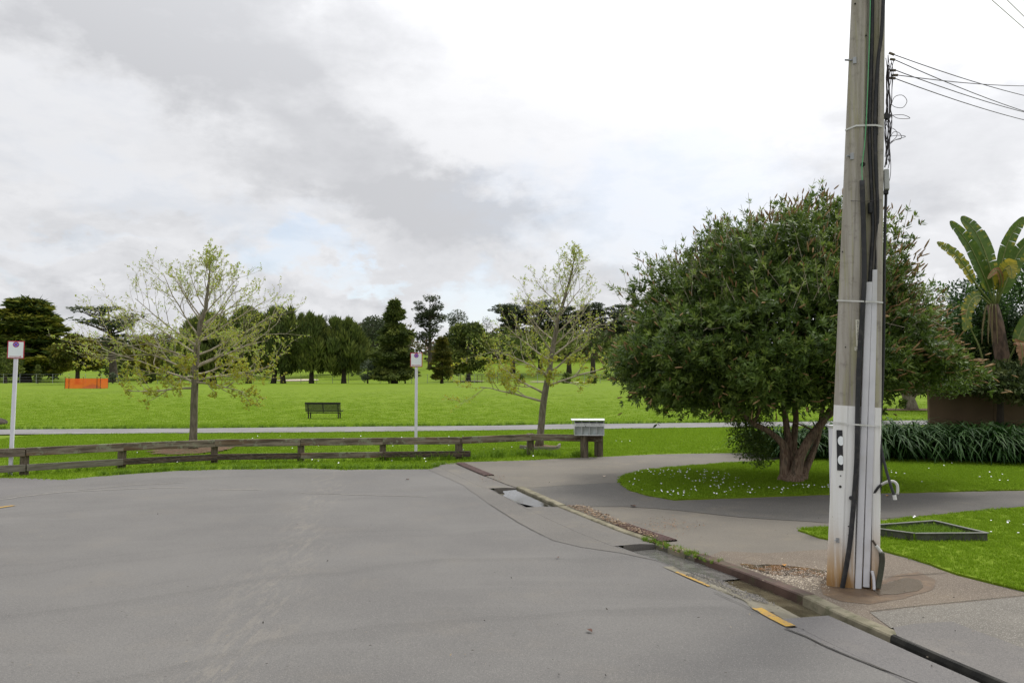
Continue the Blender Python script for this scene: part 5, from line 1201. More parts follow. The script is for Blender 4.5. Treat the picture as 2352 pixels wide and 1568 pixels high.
# ------------------------------------------------------------------ utility pole
pC = G(1958, 1352); pA = math.atan2(pC.x, pC.y)
pole = empty('utility_pole', (pC.x, pC.y, 0), -pA); tag(pole, 'weathered concrete power pole with white painted foot and cable ducts', 'pole')
pNv = Vector((math.sin(pA), math.cos(pA), 0)); pTv = Vector((math.cos(pA), -math.sin(pA), 0))
def pp(px, py, dy=0.0):
    """a place on the pole in the pole's own axes (x across its face, y into it)"""
    d = ray(px, py); t = (pNv.dot(pC) + dy) / pNv.dot(d); w = d * t
    return Vector((pTv.dot(w - pC), dy, EYE + w.z))
def ppw(px, py, dy=0.0):
    q_ = pp(px, py, dy); return pC + pTv * q_.x + pNv * dy + Vector((0, 0, q_.z))
def mat_pole():
    m, q, bs = principled('pole_concrete', .9, .25)
    pos = q.n('ShaderNodeTexCoord').outputs['Object']; sp = q.n('ShaderNodeSeparateXYZ'); q.put(sp.inputs[0], pos)
    mp = q.n('ShaderNodeMapping'); mp.inputs['Scale'].default_value = (9, 9, .55); q.put(mp.inputs[0], pos)
    c = q.mix(q.ramp(q.noise(mp.outputs[0], 1.5, 6, .6), .35, .65), (.27, .245, .205), (.40, .375, .33))
    c = q.mix(q.math('MULTIPLY', q.ramp(q.noise(mp.outputs[0], 2.2, 4), .48, .66), .55), c, (.31, .30, .15))
    c = q.mix(q.math('MULTIPLY', q.ramp(q.noise(pos, 9, 6, .7), .52, .7), .5), c, (.13, .115, .10))
    # white paint up to a line, scuffed, with rust brown staining at the foot
    line = q.math('ADD', 1.645, q.math('MULTIPLY', sp.outputs[0], -.06)); paint = q.ramp(q.math('SUBTRACT', line, sp.outputs[2]), -.004, .004)
    ch = q.ramp(q.noise(pos, 16, 5, .7), .66, .70); paint = q.math('MULTIPLY', paint, q.math('SUBTRACT', 1.0, q.math('MULTIPLY', ch, .8)))
    wp_ = q.mix(q.ramp(q.noise(mp.outputs[0], 1.8, 5), .4, .7), (.76, .76, .74), (.68, .67, .63))
    foot = q.math('MULTIPLY', q.ramp(sp.outputs[2], .70, .0), q.ramp(q.noise(mp.outputs[0], 1.3, 5, .6), .30, .50))
    wp_ = q.mix(q.math('MULTIPLY', foot, 1.0), wp_, (.40, .235, .085))
    wp_ = q.mix(q.math('MULTIPLY', q.ramp(sp.outputs[2], .16, .02), .6), wp_, (.22, .12, .05))
    c = q.mix(paint, c, wp_); q.put(bs.inputs['Base Color'], c)
    bp = q.n('ShaderNodeBump'); bp.inputs['Strength'].default_value = .5; bp.inputs['Distance'].default_value = .006
    q.put(bp.inputs['Height'], q.noise(pos, 45, 5, .7)); q.put(bs.inputs['Normal'], bp.outputs[0]); return m
M_POLE = mat_pole()
def sect(py):
    """outline of the pole at a height given by its picture row, measured on the front"""
    k = (1355 - py) / 1355.0
    L_, A_, B2, C2, D2 = 1897 + 58 * k, 1905 + 57 * k, 1962 + 30 * k, 2001 + 20 * k, 2021 + 13 * k
    z = pp(L_, py).z
    x = lambda v: pp(v, py).x
    dpt = .44 * (1 - .35 * k)
    return [(x(L_), .05, z), (x(L_ + 2), .015, z), (x(A_ + 4), 0, z), (x(A_ + 26 - 8 * k), -.004, z), (x(A_ + 30 - 8 * k), .006, z), (x(B2 - 3), .004, z), (x(B2), .02, z), (x(B2 + 2), .075, z),
            (x(C2 - 2), .075, z), (x(C2), .03, z), (x(C2 + 4), .018, z), (x(D2 - 3), .02, z), (x(D2), .05, z), (x(D2), dpt - .03, z), (x(D2 - 8), dpt, z), (x(L_ + 8), dpt, z), (x(L_), dpt - .03, z)]
m = MB(); rows = [1372, 1355, 1200, 1050, 937, 780, 620, 460, 300, 150, 0, -200, -500, -800]
secs = [sect(r_) for r_ in rows]; secs[0] = [(a, b_, -.12) for a, b_, c in secs[0]]; n = len(secs[0])
for s_ in secs: m.v += s_
for i in range(len(secs) - 1):
    for j in range(n): m.f.append((i * n + j, i * n + (j + 1) % n, (i + 1) * n + (j + 1) % n, (i + 1) * n + j))
m.f.append(tuple(range(n))); m.f.append(tuple((len(secs) - 1) * n + j for j in range(n)))
m.build('shaft', M_POLE, pole)
def smooth_path(P0, nn_=6):
    out = []
    for k in range(len(P0) - 1):
        for j in range(nn_):
            u = j / nn_; a = P0[max(k - 1, 0)]; b1 = P0[k]; c1 = P0[k + 1]; d1 = P0[min(k + 2, len(P0) - 1)]
            out.append(.5 * ((2 * b1) + (c1 - a) * u + (2 * a - 5 * b1 + 4 * c1 - d1) * u * u + (3 * b1 - a - 3 * c1 + d1) * u ** 3))
    out.append(P0[-1]); return out
def cable(name, px, r_, dy, mat, n=10, parent=None):
    P_ = [pp(p[0], p[1], (p[2] if len(p) > 2 else dy)) for p in px]
    return MB().tube(smooth_path(P_), r_, n).build(name, mat, parent or pole, True)
def yoff(px_, v): return v
cable('black_duct', [(1980, 415), (1984, 540), (1985, 640), (1981, 720), (1974, 820), (1970, 940), (1968, 1050), (1962, 1140), (1953, 1240), (1942, 1310), (1932, 1360)], .0215, -.02, M_BLACK, 12)
MB().tube([pp(1955, 1143, -.005), pp(1955, 1143, -.03)], .02, 10).build('boss', M_BLACK, pole)
cable('black_cable', [(2005, -500, .05), (2004, 0, .05), (2001, 160, .05), (1997, 300, .045), (2001, 420, .045), (2005, 520, .045), (2002, 580, .045), (1997, 655, .04)], .0165, .05, M_BLACK, 12)
cable('black_cable', [(2034, -500, .02), (2029, 0, .02), (2016, 150, .03), (2010, 280, .03), (2012, 380, .03), (2017, 480, .03), (2016, 560, .04), (2012, 628, .04)], .0165, .05, M_BLACK, 12)
for (x_, y_) in ((1999, 478), (2012, 300)): cable('cable_joint', [(x_, y_ - 12, .045), (x_ + 1, y_ + 12, .045)], .024, .05, M_BLACK, 12)
cable('green_wire', [(2001, -300, -.004), (1999, 0, -.004), (1993, 200, -.004), (1987, 320, -.004), (1980, 380, -.012), (1981, 418, -.015)], .0045, 0, M_GREEN, 6)
def duct(px_t, py_t, px_b, py_b, w, dy):
    a, c = pp(px_t, py_t, dy), pp(px_b, py_b, dy); m = MB(); k = 0
    pr = [(-w / 2, .02), (-w / 2, -.02), (-w / 2 + .006, -.026), (w / 2 - .006, -.026), (w / 2, -.02), (w / 2, .02)]
    for q_ in (c, a):
        for x, y in pr: m.v.append((q_.x + x, q_.y + y, q_.z))
    for j in range(6): m.f.append((j, (j + 1) % 6, 6 + (j + 1) % 6, 6 + j))
    m.f.append(tuple(range(6))); m.f.append(tuple(6 + j for j in range(6)))
    m.build('white_duct', M_CONDUIT, pole)
duct(1996, 648, 1971, 1353, .056, .035); duct(2011.5, 620, 1989.5, 1346, .056, .045)
def strap(pxs, w, name='strap', mat=M_STRAP):
    m = MB()
    P_ = [pp(*p) for p in pxs]
    for p in P_: m.v += [tuple(p + Vector((0, -.004, w / 2))), tuple(p + Vector((0, -.004, -w / 2)))]
    for i in range(len(P_) - 1): m.f.append((2 * i, 2 * i + 2, 2 * i + 3, 2 * i + 1))
    o = m.build(name, mat, pole); sd = o.modifiers.new('solid', 'SOLIDIFY'); sd.thickness = .003; return o
strap([(1941, 300, .05), (1944, 298, .01), (1966, 289, -.012), (1995, 288, .012), (2012, 288, -.0), (2027, 291, .02), (2029, 292, .2)], .016)
strap([(1922, 690, .06), (1926, 690, .0), (1950, 691, -.016), (1981, 692, -.048), (1996, 693, -.0), (2012, 693, -.0), (2028, 695, .01), (2029, 695, .2)], .014)
strap([(1909, 968, .06), (1912, 969, .0), (1940, 972, -.016), (1969, 975, -.048), (1985, 976, -.0), (2000, 977, -.0), (2022, 979, .01), (2024, 979, .2)], .014)
strap([(1934, 458, .06), (1960, 462, -.01), (1983, 463, -.045), (2002, 462, .01), (2014, 460, .0), (2026, 460, .01)], .004, 'tie_wire', M_WIRE)
# reflector plate with two discs
rp = MB(); a, c = pp(1921, 987, -.007), pp(1937, 1080, -.007)
cen = (a + c) / 2; rp.box(tuple(cen), (abs(c.x - a.x), .004, abs(c.z - a.z)), bev=.0015); rpo = rp.build('reflector_plate', M_BLACK, pole)
for cy in (1012, 1056):
    q0 = pp(1931.5, cy, -.0105); m = MB(); r_ = .0265; rz_ = .043; xr = pp(1936.6, cy, 0).x; n = 26; ring = []
    for j in range(n):
        a_ = 2 * math.pi * j / n; ring.append((min(q0.x + r_ * math.cos(a_), xr), q0.y, q0.z + rz_ * math.sin(a_)))
    m.v = ring; m.f = [tuple(range(n))]; m.build('reflector', M_REFL, rpo)
# number strip
M_PLATE = mat_noise('number_plate', (.62, .60, .50), (.66, .64, .55), 6, .5)
a, c = pp(1966, 734, -.003), pp(1974.5, 795, -.003); cen = (a + c) / 2
npl = MB().box(tuple(cen), (.032, .003, abs(c.z - a.z)), bev=.001).build('number_plate', M_PLATE, pole)
for k, ch in enumerate('311021'):
    text_mesh(ch, .040, M_BLACK, npl, Matrix.Translation((cen.x, cen.y - .0028, a.z - .028 - k * .0355)) @ Matrix.Rotation(R(90), 4, 'X'), name='digit')
q0 = pp(1967, 801, -.003); tg = MB().box(tuple(q0), (.03, .003, .032)).build('tag_plate', M_PLATE, pole)
text_mesh('L', .03, M_BLACK, tg, Matrix.Translation((q0.x, q0.y - .0028, q0.z)) @ Matrix.Rotation(R(90), 4, 'X'), name='letter')
# step pins and bolts
for (x0, y0, x1, y1) in ((1961, 139, 1941, 138), (1955, 359, 1945, 358)):
    MB().tube([pp(x0, y0, .02), pp(x1, y1, -.03)], .009, 8).build('step_bolt', M_STEEL, pole)
    MB().box(tuple(pp(x0 + 2, y0, -.004)), (.03, .012, .06)).build('step_plate', M_STEEL, pole)
MB().tube([pp(1922, 1240, .005), pp(1919, 1240, -.05)], .008, 8).build('bolt', M_STEEL, pole); MB().box(tuple(pp(1924, 1240, -.004)), (.028, .01, .042)).build('bolt_plate', M_STEEL, pole)
for (x_, y_, r_) in ((1930, 1117, .012), (1931, 1092, .006), (1964, 9, .008), (1989, 82, .008), (1982, 378, .022), (1935, 578, .006), (1942, 797, .006), (1949, 1208, .006), (1949, 1228, .006)):
    MB().tube([pp(x_, y_, .004), pp(x_, y_, -.006)], r_, 10).build('hole', M_DARK, pole)
# grey junction box and cable bundle on the right flank
bxp = pp(2036, 414, .10); MB().box(tuple(bxp), (.045, .10, .19), bev=.008).build('junction_box', mat_noise('box_grey', (.33, .34, .33), (.4, .41, .4), 5, .6), pole)
MB().box(tuple(pp(2035, 442, .10)), (.04, .06, .03)).build('box_gland', M_BLACK, pole)
cable('black_cable', [(2035, 445, .10), (2033, 520, .09), (2031, 640, .08), (2030, 760, .08), (2028, 860, .08), (2024, 940, .07), (2021, 990, .06), (2024, 1030, .04), (2033, 1070, .0), (2043, 1105, -.03), (2054, 1138, -.05)], .0125, 0, M_BLACK, 8)
MB().tube([pp(2054, 1136, -.05), pp(2056, 1147, -.05)], .016, 8).build('cable_end', M_STRAP, pole)
cable('grey_pipe', [(2015, 1118, .05), (2025, 1112, .04), (2038, 1106, .03), (2052, 1105, .03), (2060, 1112, .03), (2062, 1124, .03), (2061, 1134, .03)], .0125, 0, M_STRAP, 10)
cable('black_wire', [(2024, 1000, .05), (2023, 1060, .04), (2021, 1110, .04), (2018, 1160, .04), (2013, 1210, .05)], .0075, 0, M_BLACK, 6)
cable('black_wire', [(2022, 990, .05), (2026, 1060, .06), (2024, 1120, .05), (2015, 1170, .05), (2017, 1200, .05)], .004, 0, M_BLACK, 6)
cable('black_wire', [(2008, 1132, .03), (2016, 1120, .0), (2024, 1112, .0)], .011, 0, M_BLACK, 6)
cable('down_pipe', [(2004, 1240, .02), (2013, 1254, -.0), (2022, 1268, .0)], .010, 0, M_BARKDARK, 8)
cable('pipe_joint', [(2012, 1252, .0), (2024, 1267, .0)], .016, 0, M_STRAP, 8)
cable('guard_boot', [(2025, 1268, .0), (2026, 1290, .0), (2021, 1325, .0), (2016, 1350, .0)], .024, 0, M_FRAMEG, 10)
cable('stub_pipe', [(2003, 1310, .0), (2007, 1330, -.01), (2008, 1354, -.02)], .013, 0, M_CONDUIT, 8)
# insulator clamps
ins = [(2048, 124, 12, .6), (2050, 137, 12, .2), (2051, 162, 14, 0), (2056, 173, 14, 0), (2050, 180, 14, .1)]
for x_, y_, l_, tl_ in ins:
    MB().tube([pp(x_ - l_ / 2, y_ - tl_ * 4, .12), pp(x_ + l_ / 2, y_ + tl_ * 4, .12)], .012, 7).build('insulator', M_BARK, pole)
# tangle of wires
rng = random.Random(14)
for k in range(9):
    pts = []; x0 = 2040 + rng.uniform(-6, 6)
    for y in np.linspace(125 + rng.uniform(0, 40), 350 + rng.uniform(0, 40), 11): pts.append((2041 + 7 * math.sin(y * .021 + k * 1.7) * (1 if y < 320 else .5) + rng.uniform(-3, 3) - (y - 250) * .02, y, .10 + rng.uniform(-.03, .03)))
    cable('loose_wire', pts, .0035, 0, M_WIRE, 5)
cable('loose_wire', [(2040, 150, .1), (2043, 240, .1), (2040, 300, .1), (2036, 360, .1), (2032, 385, .12)], .006, 0, M_WIRE, 5)
for lp_ in ([(2046, 247), (2054, 224), (2072, 219), (2083, 232), (2074, 247), (2056, 246), (2046, 238)], [(2046, 262), (2062, 272), (2090, 272), (2074, 264), (2048, 265)], [(2042, 322), (2052, 304), (2066, 306), (2070, 318), (2056, 322), (2042, 330)],
            [(2040, 335), (2056, 322), (2080, 314), (2062, 311), (2042, 314)], [(2042, 300), (2050, 295), (2060, 304), (2058, 316), (2046, 326)], [(2044, 355), (2046, 380), (2044, 410), (2036, 432)]):
    cable('wire_loop', lp_, .0028, .1, M_WIRE, 5)
MB().box(tuple(pp(2037, 268, .10)), (.06, .05, .045), Matrix.Rotation(.5, 4, 'Y')).build('clamp', M_BLACK, pole)
# service lines running to the right
wires = [((2054, 126), (2352, 203), 'service line, uppermost of the five, from the pole clamps to the right'), ((2056, 138), (2352, 239), 'service line, second from the top of the five at the pole clamps'), ((2058, 162), (2352, 241), 'service line from the third clamp, crossing the lines below it'),
         ((2063, 173), (2352, 181), 'nearly level service line leaving the fourth pole clamp'), ((2057, 181), (2352, 259), 'service line, lowest of the five at the pole clamps')]
for (a, c, lb) in wires:
    A = ppw(a[0], a[1], .12); dirx = c[0] - a[0]; sl = (c[1] - a[1]) / dirx; ex = a[0] + dirx * 1.9; B1 = At(ex, a[1] + sl * dirx * 1.9 - 30, 17.0)
    pts = []
    for k in range(25):
        u = k / 24; p = A.lerp(B1, u); p.z -= .22 * 4 * u * (1 - u); pts.append(p - A)
    o = MB().tube(pts, .0045, 5).build('service_line', M_WIRE); o.location = A; tag(o, lb, 'cable', 'overhead lines running right from the pole')
for (xa, ya, xb, yb, lb) in ((2278, 0, 2352, 65, 'overhead line crossing the top right corner, left of the two'), (2313, 0, 2352, 38, 'overhead line crossing the top right corner, right of the two')):
    A = At(2020, ya + (2020 - xa) * (yb - ya) / (xb - xa), 7.3); B1 = At(2700, ya + (2700 - xa) * (yb - ya) / (xb - xa), 16)
    o = MB().tube([(0, 0, 0), tuple((B1 - A) / 2 - Vector((0, 0, 0.0))), tuple(B1 - A)], .005, 5).build('overhead_line', M_STRAP); o.location = A; tag(o, lb, 'cable', 'thin lines across the top right corner')

# white capped post standing just behind the pole
wY = 10.2; wb = At(1921, 1200, wY); wpst = empty('capped_post', (wb.x, wY, 0)); tag(wpst, 'white post with pyramid cap half hidden behind the pole', 'post')
zt = At(1908, 976, wY).z
MB().box((0, 0, zt / 2 - .02), (.11, .11, zt), bev=.005).build('shaft', M_SIGNPOST, wpst)
m = MB(); m.v = [(-.085, -.085, zt), (.085, -.085, zt), (.085, .085, zt), (-.085, .085, zt), (-.03, -.03, zt - .07), (.03, -.03, zt - .07), (.03, .03, zt - .07), (-.03, .03, zt - .07)]
m.f = [(0, 1, 2, 3), (0, 4, 5, 1), (1, 5, 6, 2), (2, 6, 7, 3), (3, 7, 4, 0)]; m.build('cap', M_SIGNPOST, wpst)

# ------------------------------------------------------------------ steel frame on the lawn
cor = [G(1968, 1210, .10), G(2145, 1197, .10), G(2269, 1226, .10), G(2100, 1227, .10)]
fr = empty('steel_frame', Vector((sum(c.x for c in cor) / 4, sum(c.y for c in cor) / 4, 0))); tag(fr, 'dark green steel frame lying open on the lawn right of the pole', 'frame')
f0 = fr.location.copy()
for i in range(4):
    a, c = cor[i], cor[(i + 1) % 4]; d = c - a; L = d.length; mid = (a + c) / 2
    o = MB().box((0, 0, 0), (L - .03, .02, .125), bev=.003).build('side_plate', M_FRAMEG, fr); o.location = Vector((mid.x, mid.y, .045)) - f0; o.rotation_euler = (0, 0, yaw(d))
    o = MB().box((0, 0, 0), (L, .045, .008)).build('top_flange', M_FRAMETOP, fr); o.location = Vector((mid.x, mid.y, .112 + .0015 * i)) - f0; o.rotation_euler = (0, 0, yaw(d))

# boulder at the left edge of the field
rk = bmesh.new(); bmesh.ops.create_icosphere(rk, subdivisions=3, radius=.36)
for v in rk.verts: v.co *= 1 + .25 * noise.noise(v.co * 3); v.co.z *= .6
me = bpy.data.meshes.new('boulder'); rk.to_mesh(me); rk.free(); o = link('boulder', me, M_BARKDARK); bl = G(2, 974); o.location = (bl.x - .12, bl.y, .08); tag(o, 'dark boulder on the grass at the left edge', 'rock')

# ------------------------------------------------------------------ grass blades, flowers, litter
def tuft_mesh(name, n, h, spread, w, mat, seed, lean=.5):
    rng = random.Random(seed); V = []; Fs = []; tn = []
    for k in range(n):
        a = rng.uniform(0, 6.28); r_ = spread * math.sqrt(rng.random()); b0 = Vector((r_ * math.cos(a), r_ * math.sin(a), 0)); az_ = rng.uniform(0, 6.28); hh = h * rng.uniform(.5, 1.15); ln = lean * rng.uniform(.2, 1.2) * hh
        d = Vector((math.cos(az_), math.sin(az_), 0)); s = Vector((-d.y, d.x, 0)) * w * .5; k0 = len(V); t = rng.random()
        V += [tuple(b0 - s), tuple(b0 + s), tuple(b0 + d * ln * .35 + Vector((0, 0, hh * .6)) + s * .8), tuple(b0 + d * ln * .35 + Vector((0, 0, hh * .6)) - s * .8), tuple(b0 + d * ln + Vector((0, 0, hh))), tuple(b0 + d * ln + Vector((0, 0, hh * .99)))]
        Fs += [(k0, k0 + 1, k0 + 2, k0 + 3), (k0 + 3, k0 + 2, k0 + 4, k0 + 5)]; tn += [t, t]
    o = mesh_np(name, V, Fs, mat, None, tn); return o.data, o
def scatter(name, pts, scl, tuft, label, cat='grass'):
    """one object that sets a small tuft on every point"""
    me = bpy.data.meshes.new(name); me.vertices.add(len(pts)); me.vertices.foreach_set('co', np.asarray(pts, np.float32).ravel())
    a = me.attributes.new('sc', 'FLOAT', 'POINT'); a.data.foreach_set('value', np.asarray(scl, np.float32))
    o = link(name, me, None); tag(o, label, cat, kind='stuff')
    ng = bpy.data.node_groups.new(name + '_scatter', 'GeometryNodeTree')
    ng.interface.new_socket('Geometry', in_out='INPUT', socket_type='NodeSocketGeometry'); ng.interface.new_socket('Geometry', in_out='OUTPUT', socket_type='NodeSocketGeometry')
    N_ = ng.nodes; gi = N_.new('NodeGroupInput'); go = N_.new('NodeGroupOutput'); iop = N_.new('GeometryNodeInstanceOnPoints'); oi = N_.new('GeometryNodeObjectInfo')
    oi.inputs[0].default_value = tuft; oi.transform_space = 'ORIGINAL'
    rv = N_.new('FunctionNodeRandomValue'); rv.data_type = 'FLOAT_VECTOR'; rv.inputs[0].default_value = (-.12, -.12, 0); rv.inputs[1].default_value = (.12, .12, 6.28)
    na_ = N_.new('GeometryNodeInputNamedAttribute'); na_.data_type = 'FLOAT'; na_.inputs[0].default_value = 'sc'
    Lk = ng.links; Lk.new(gi.outputs[0], iop.inputs['Points']); Lk.new(oi.outputs['Geometry'], iop.inputs['Instance']); Lk.new(rv.outputs[0], iop.inputs['Rotation']); Lk.new(na_.outputs['Attribute'], iop.inputs['Scale']); Lk.new(iop.outputs[0], go.inputs[0])
    md = o.modifiers.new('scatter', 'NODES'); md.node_group = ng
    return o
paved = [[(p.x, p.y) for p in road_poly], [(p.x, p.y) for p in [G(*q_) for q_ in seam_px] + [KP[i] for i in range(i_c, 0, -6)]], [(p.x, p.y) for p in foot_poly], [(p.x, p.y) for p in side]]
path_poly = [(p.x, p.y) for p in [G(*p) for p in up_px] + [G(*p) for p in lo_px]]
isl2 = [(p.x, p.y) for p in ISL]; low2 = [(p.x, p.y) for p in LOW]; fc2 = [(p.x, p.y) for p in cor]
def rand_in(n, x0, x1, y0, y1, test):
    out = []
    while len(out) < n:
        x = random.uniform(x0, x1); y = random.uniform(y0, y1)
        if test(x, y): out.append((x, y))
    return out
_, tn1 = tuft_mesh('lawn_tuft', 24, .030, .06, .0045, M_BLADE, 1); _, tn2 = tuft_mesh('verge_tuft', 22, .045, .16, .011, M_BLADE, 2); _, tn3 = tuft_mesh('field_tuft', 22, .05, .34, .018, M_BLADE, 3); _, tn4 = tuft_mesh('weed_tuft', 22, .26, .10, .013, M_BLADEDARK, 4, .8)
for o in (tn1, tn2, tn3, tn4):   # the source tufts grow in the field far left, out among the rest of the grass
    o.location = (-44 - random.random() * 3, 36 + random.random() * 3, 0); tag(o, 'tuft of grass in the field', 'grass', kind='stuff')
pl = rand_in(15000, 2.9, 10.5, 5, 11.8, lambda x, y: in_poly(x, y, low2)); scatter('lawn_grass', [(x, y, .02) for x, y in pl], [random.uniform(.7, 1.25) for _ in pl], tn1, 'short green grass of the near lawn')
pl = rand_in(26000, 1.9, 15, 12, 20.3, lambda x, y: in_poly(x, y, isl2)); scatter('lawn_grass', [(x, y, .02) for x, y in pl], [random.uniform(.8, 1.4) for _ in pl], tn1, 'short green grass of the daisy lawn under the bottlebrush')
_a, _b1 = G(444, 1034), G(1240, 1028); beds = [(_a.x, _a.y, 1.0, 1.5), (_b1.x, _b1.y, .5, .8)]
def verge_ok(x, y):
    if in_poly(x, y, path_poly): return False
    if any(((x - c_[0]) / c_[2]) ** 2 + ((y - c_[1]) / c_[3]) ** 2 < random.uniform(.7, 1.1) for c_ in beds): return False
    return not any(in_poly(x, y, p) for p in paved)
pl = rand_in(30000, -17, 13, 15.5, 36, verge_ok); scatter('verge_grass', [(x, y, T(x, y) - .01) for x, y in pl], [random.uniform(.6, 1.3) for _ in pl], tn2, 'bright green grass between the barrier and the park path')
pl = rand_in(30000, -62, 56, 30, 95, lambda x, y: abs(x) < y * .66 + 1 and random.random() < 1 - sstep(42, 92, y) and not in_poly(x, y, path_poly)); scatter('field_grass', [(x, y, T(x, y) - .01) for x, y in pl], [random.uniform(.5, 1.1) * (1 - .5 * sstep(50, 90, y)) for x, y in pl], tn3, 'mown grass of the wide playing field')
# long grass along edges: path rim, barrier foot, kerb end
edge = []
for a, c in zip(up_px[1:-1], up_px[2:]):
    A, C_ = G(*a), G(*c); n = int((C_ - A).length * 16)
    for k in range(n): p = A.lerp(C_, random.random()); edge.append((p.x, p.y + random.uniform(.0, .4), T(p.x, p.y), random.uniform(.45, .75)))
for i in range(len(PW) - 1):
    n = int((PW[i + 1] - PW[i]).length * (6 if i < 5 else 20))
    for k in range(n): p = PW[i].lerp(PW[i + 1], random.random()); edge.append((p.x, p.y + random.uniform(-.25, .3), 0, random.uniform(.3, .6) if i < 5 else random.uniform(.35, .95)))
for k in range(len(far) - 4):
    for j in range(36): p = far[k].lerp(far[k + 1], random.random()); edge.append((p.x, p.y + random.uniform(.03, .3), 0, random.uniform(.25, .5)))
edge = [e for e in edge if not any(in_poly(e[0], e[1] , p) for p in paved)]
scatter('long_grass', [e[:3] for e in edge], [e[3] for e in edge], tn4, 'longer grass and weeds along path rim and barrier')
inside = rand_in(420, 4.0, 7.2, 8.5, 11.5, lambda x, y: in_poly(x, y, fc2)); scatter('weed_grass', [(x, y, .02) for x, y in inside], [random.uniform(.2, .4) for _ in inside], tn4, 'weeds growing inside the steel frame')

# daisies
dv = []; df = []
def daisy(x, y, r_, h):
    k = len(dv); tx, ty = random.uniform(-.25, .25), random.uniform(-.45, .1)
    for j in range(6): a = j * math.pi / 3; dx, dy = r_ * math.cos(a), r_ * math.sin(a); dv.append((x + dx, y + dy, h + tx * dx - ty * dy * 1.6))
    df.append(tuple(k + j for j in range(6)))
cl = [(random.uniform(2.2, 6.2), random.uniform(12.6, 17), random.uniform(.1, .5)) for _ in range(46)]
for cx_, cy_, s_ in cl:
    for k in range(random.randint(4, 12)):
        x = random.gauss(cx_, s_); y = random.gauss(cy_, s_)
        if in_poly(x, y, isl2) and (x < 4.3 or y < 14.3): daisy(x, y, random.uniform(.010, .017), .062)
for k in range(60):
    x, y = random.uniform(7, 13), random.uniform(12.6, 19)
    if in_poly(x, y, isl2): daisy(x, y, random.uniform(.010, .016), .062)
for c_ in [(random.uniform(3.4, 9), random.uniform(5.5, 11)) for _ in range(30)]:
    for k in range(random.randint(1, 5)):
        x, y = random.gauss(c_[0], .09), random.gauss(c_[1], .09)
        if in_poly(x, y, low2) and not in_poly(x, y, fc2): daisy(x, y, random.uniform(.009, .014), .055)
for k in range(150):
    x, y = random.uniform(-10, 4), random.uniform(17.5, 27)
    if verge_ok(x, y) and noise.noise(Vector((x * .8, y * .8, 0))) > .1: daisy(x, y, random.uniform(.012, .02), .09)
o = mesh_np('daisies', dv, df, M_DAISY); tag(o, 'small white daisies dotted over the lawns', 'flowers', kind='stuff')

# leaf litter and grit
def litter(name, pts, s0, s1, mat, label, z=.012):
    n = len(pts); P = np.array([(x, y, z + random.uniform(0, .012)) for x, y in pts]); D = np.stack([RNG.normal(size=n), RNG.normal(size=n), RNG.normal(size=n) * .15], 1)
    L = RNG.uniform(s0, s1, n); o = leaves(name, P, D, L, L * .45, RNG.random(n), mat, None, Nn=np.tile([0, .15, 1.0], (n, 1)) + RNG.normal(size=(n, 3)) * .25); tag(o, label, 'litter', kind='stuff'); return o
pts = []
for k in range(1500):
    i = random.randint(ki(1290), ki(1480)); w = random.random() ** 1.3 * .26; p = KP[i] - KN[i] * (.10 + w * (1 - .6 * (KX[i] - 1290) / 190)); pts.append((p.x, p.y))
litter('leaf_litter', pts, .02, .05, mat_leaf('litter_leaf', [(.15, .085, .05), (.26, .17, .10), (.42, .33, .22)], .1), 'drift of fallen brown leaves on the drain strip by the kerb', .018)
pts = [tuple(G(random.gauss(1530, 45), random.gauss(1210, 12))[:2]) for _ in range(260)] + [tuple(G(random.uniform(1100, 1160), random.uniform(1092, 1110))[:2]) for _ in range(120)] + [(p.x, p.y) for p in [KP[random.randint(i_c, i_d + 4)] + Vector((random.uniform(-.1, .1), random.uniform(-.1, .1), 0)) for _ in range(130)]]
litter('leaf_litter', pts, .015, .04, M_DEADLEAF, 'scattered dry leaf bits on the paving near the drain')
pts = []
for k in range(420):
    px_, py_ = random.uniform(0, 2300), random.uniform(1090, 1560); p = G(px_, py_)
    if not (in_poly(p.x, p.y, isl2) or in_poly(p.x, p.y, low2)): pts.append((p.x, p.y))
litter('road_grit', pts, .010, .030, mat_leaf('grit', [(.02, .015, .012), (.05, .04, .03), (.25, .2, .13)], 0), 'small dark grit and leaf fragments lying on the road')
# gravel in the gutter
pts = []
for k in range(1500):
    i = random.randint(ki(1690), ki(1850)); u = (KX[i] - 1690) / 160; d = random.gauss(.45 - .02 * u, .06); pts.append((KP[i].x + KN[i].x * d, KP[i].y + KN[i].y * d))
V = []; Fs = []; tn = []
for x, y in pts:
    k = len(V); s = random.uniform(.004, .012); dk = min((KP[j] - Vector((x, y, 0))).length for j in range(i_c, i_e, 12)); z = .008 if dk > .50 else -.09 + .094 * max(0, (dk - .16) / .30) + .004
    for (a, b1, c) in ((1, 0, 0), (0, 1, 0), (-1, 0, 0), (0, -1, 0), (0, 0, 1)): V.append((x + a * s * random.uniform(.6, 1.2), y + b1 * s * random.uniform(.6, 1.2), z + c * s))
    t = random.random()
    for j in range(4): Fs.append((k + j, k + (j + 1) % 4, k + 4)); tn.append(t)
o = mesh_np('gutter_gravel', V, Fs, mat_leaf('gravel', [(.05, .045, .04), (.10, .095, .09), (.20, .18, .15)], 0), None, tn); tag(o, 'loose grey gravel washed along the near gutter edge', 'gravel', kind='stuff')
V = []; Fs = []; tn = []
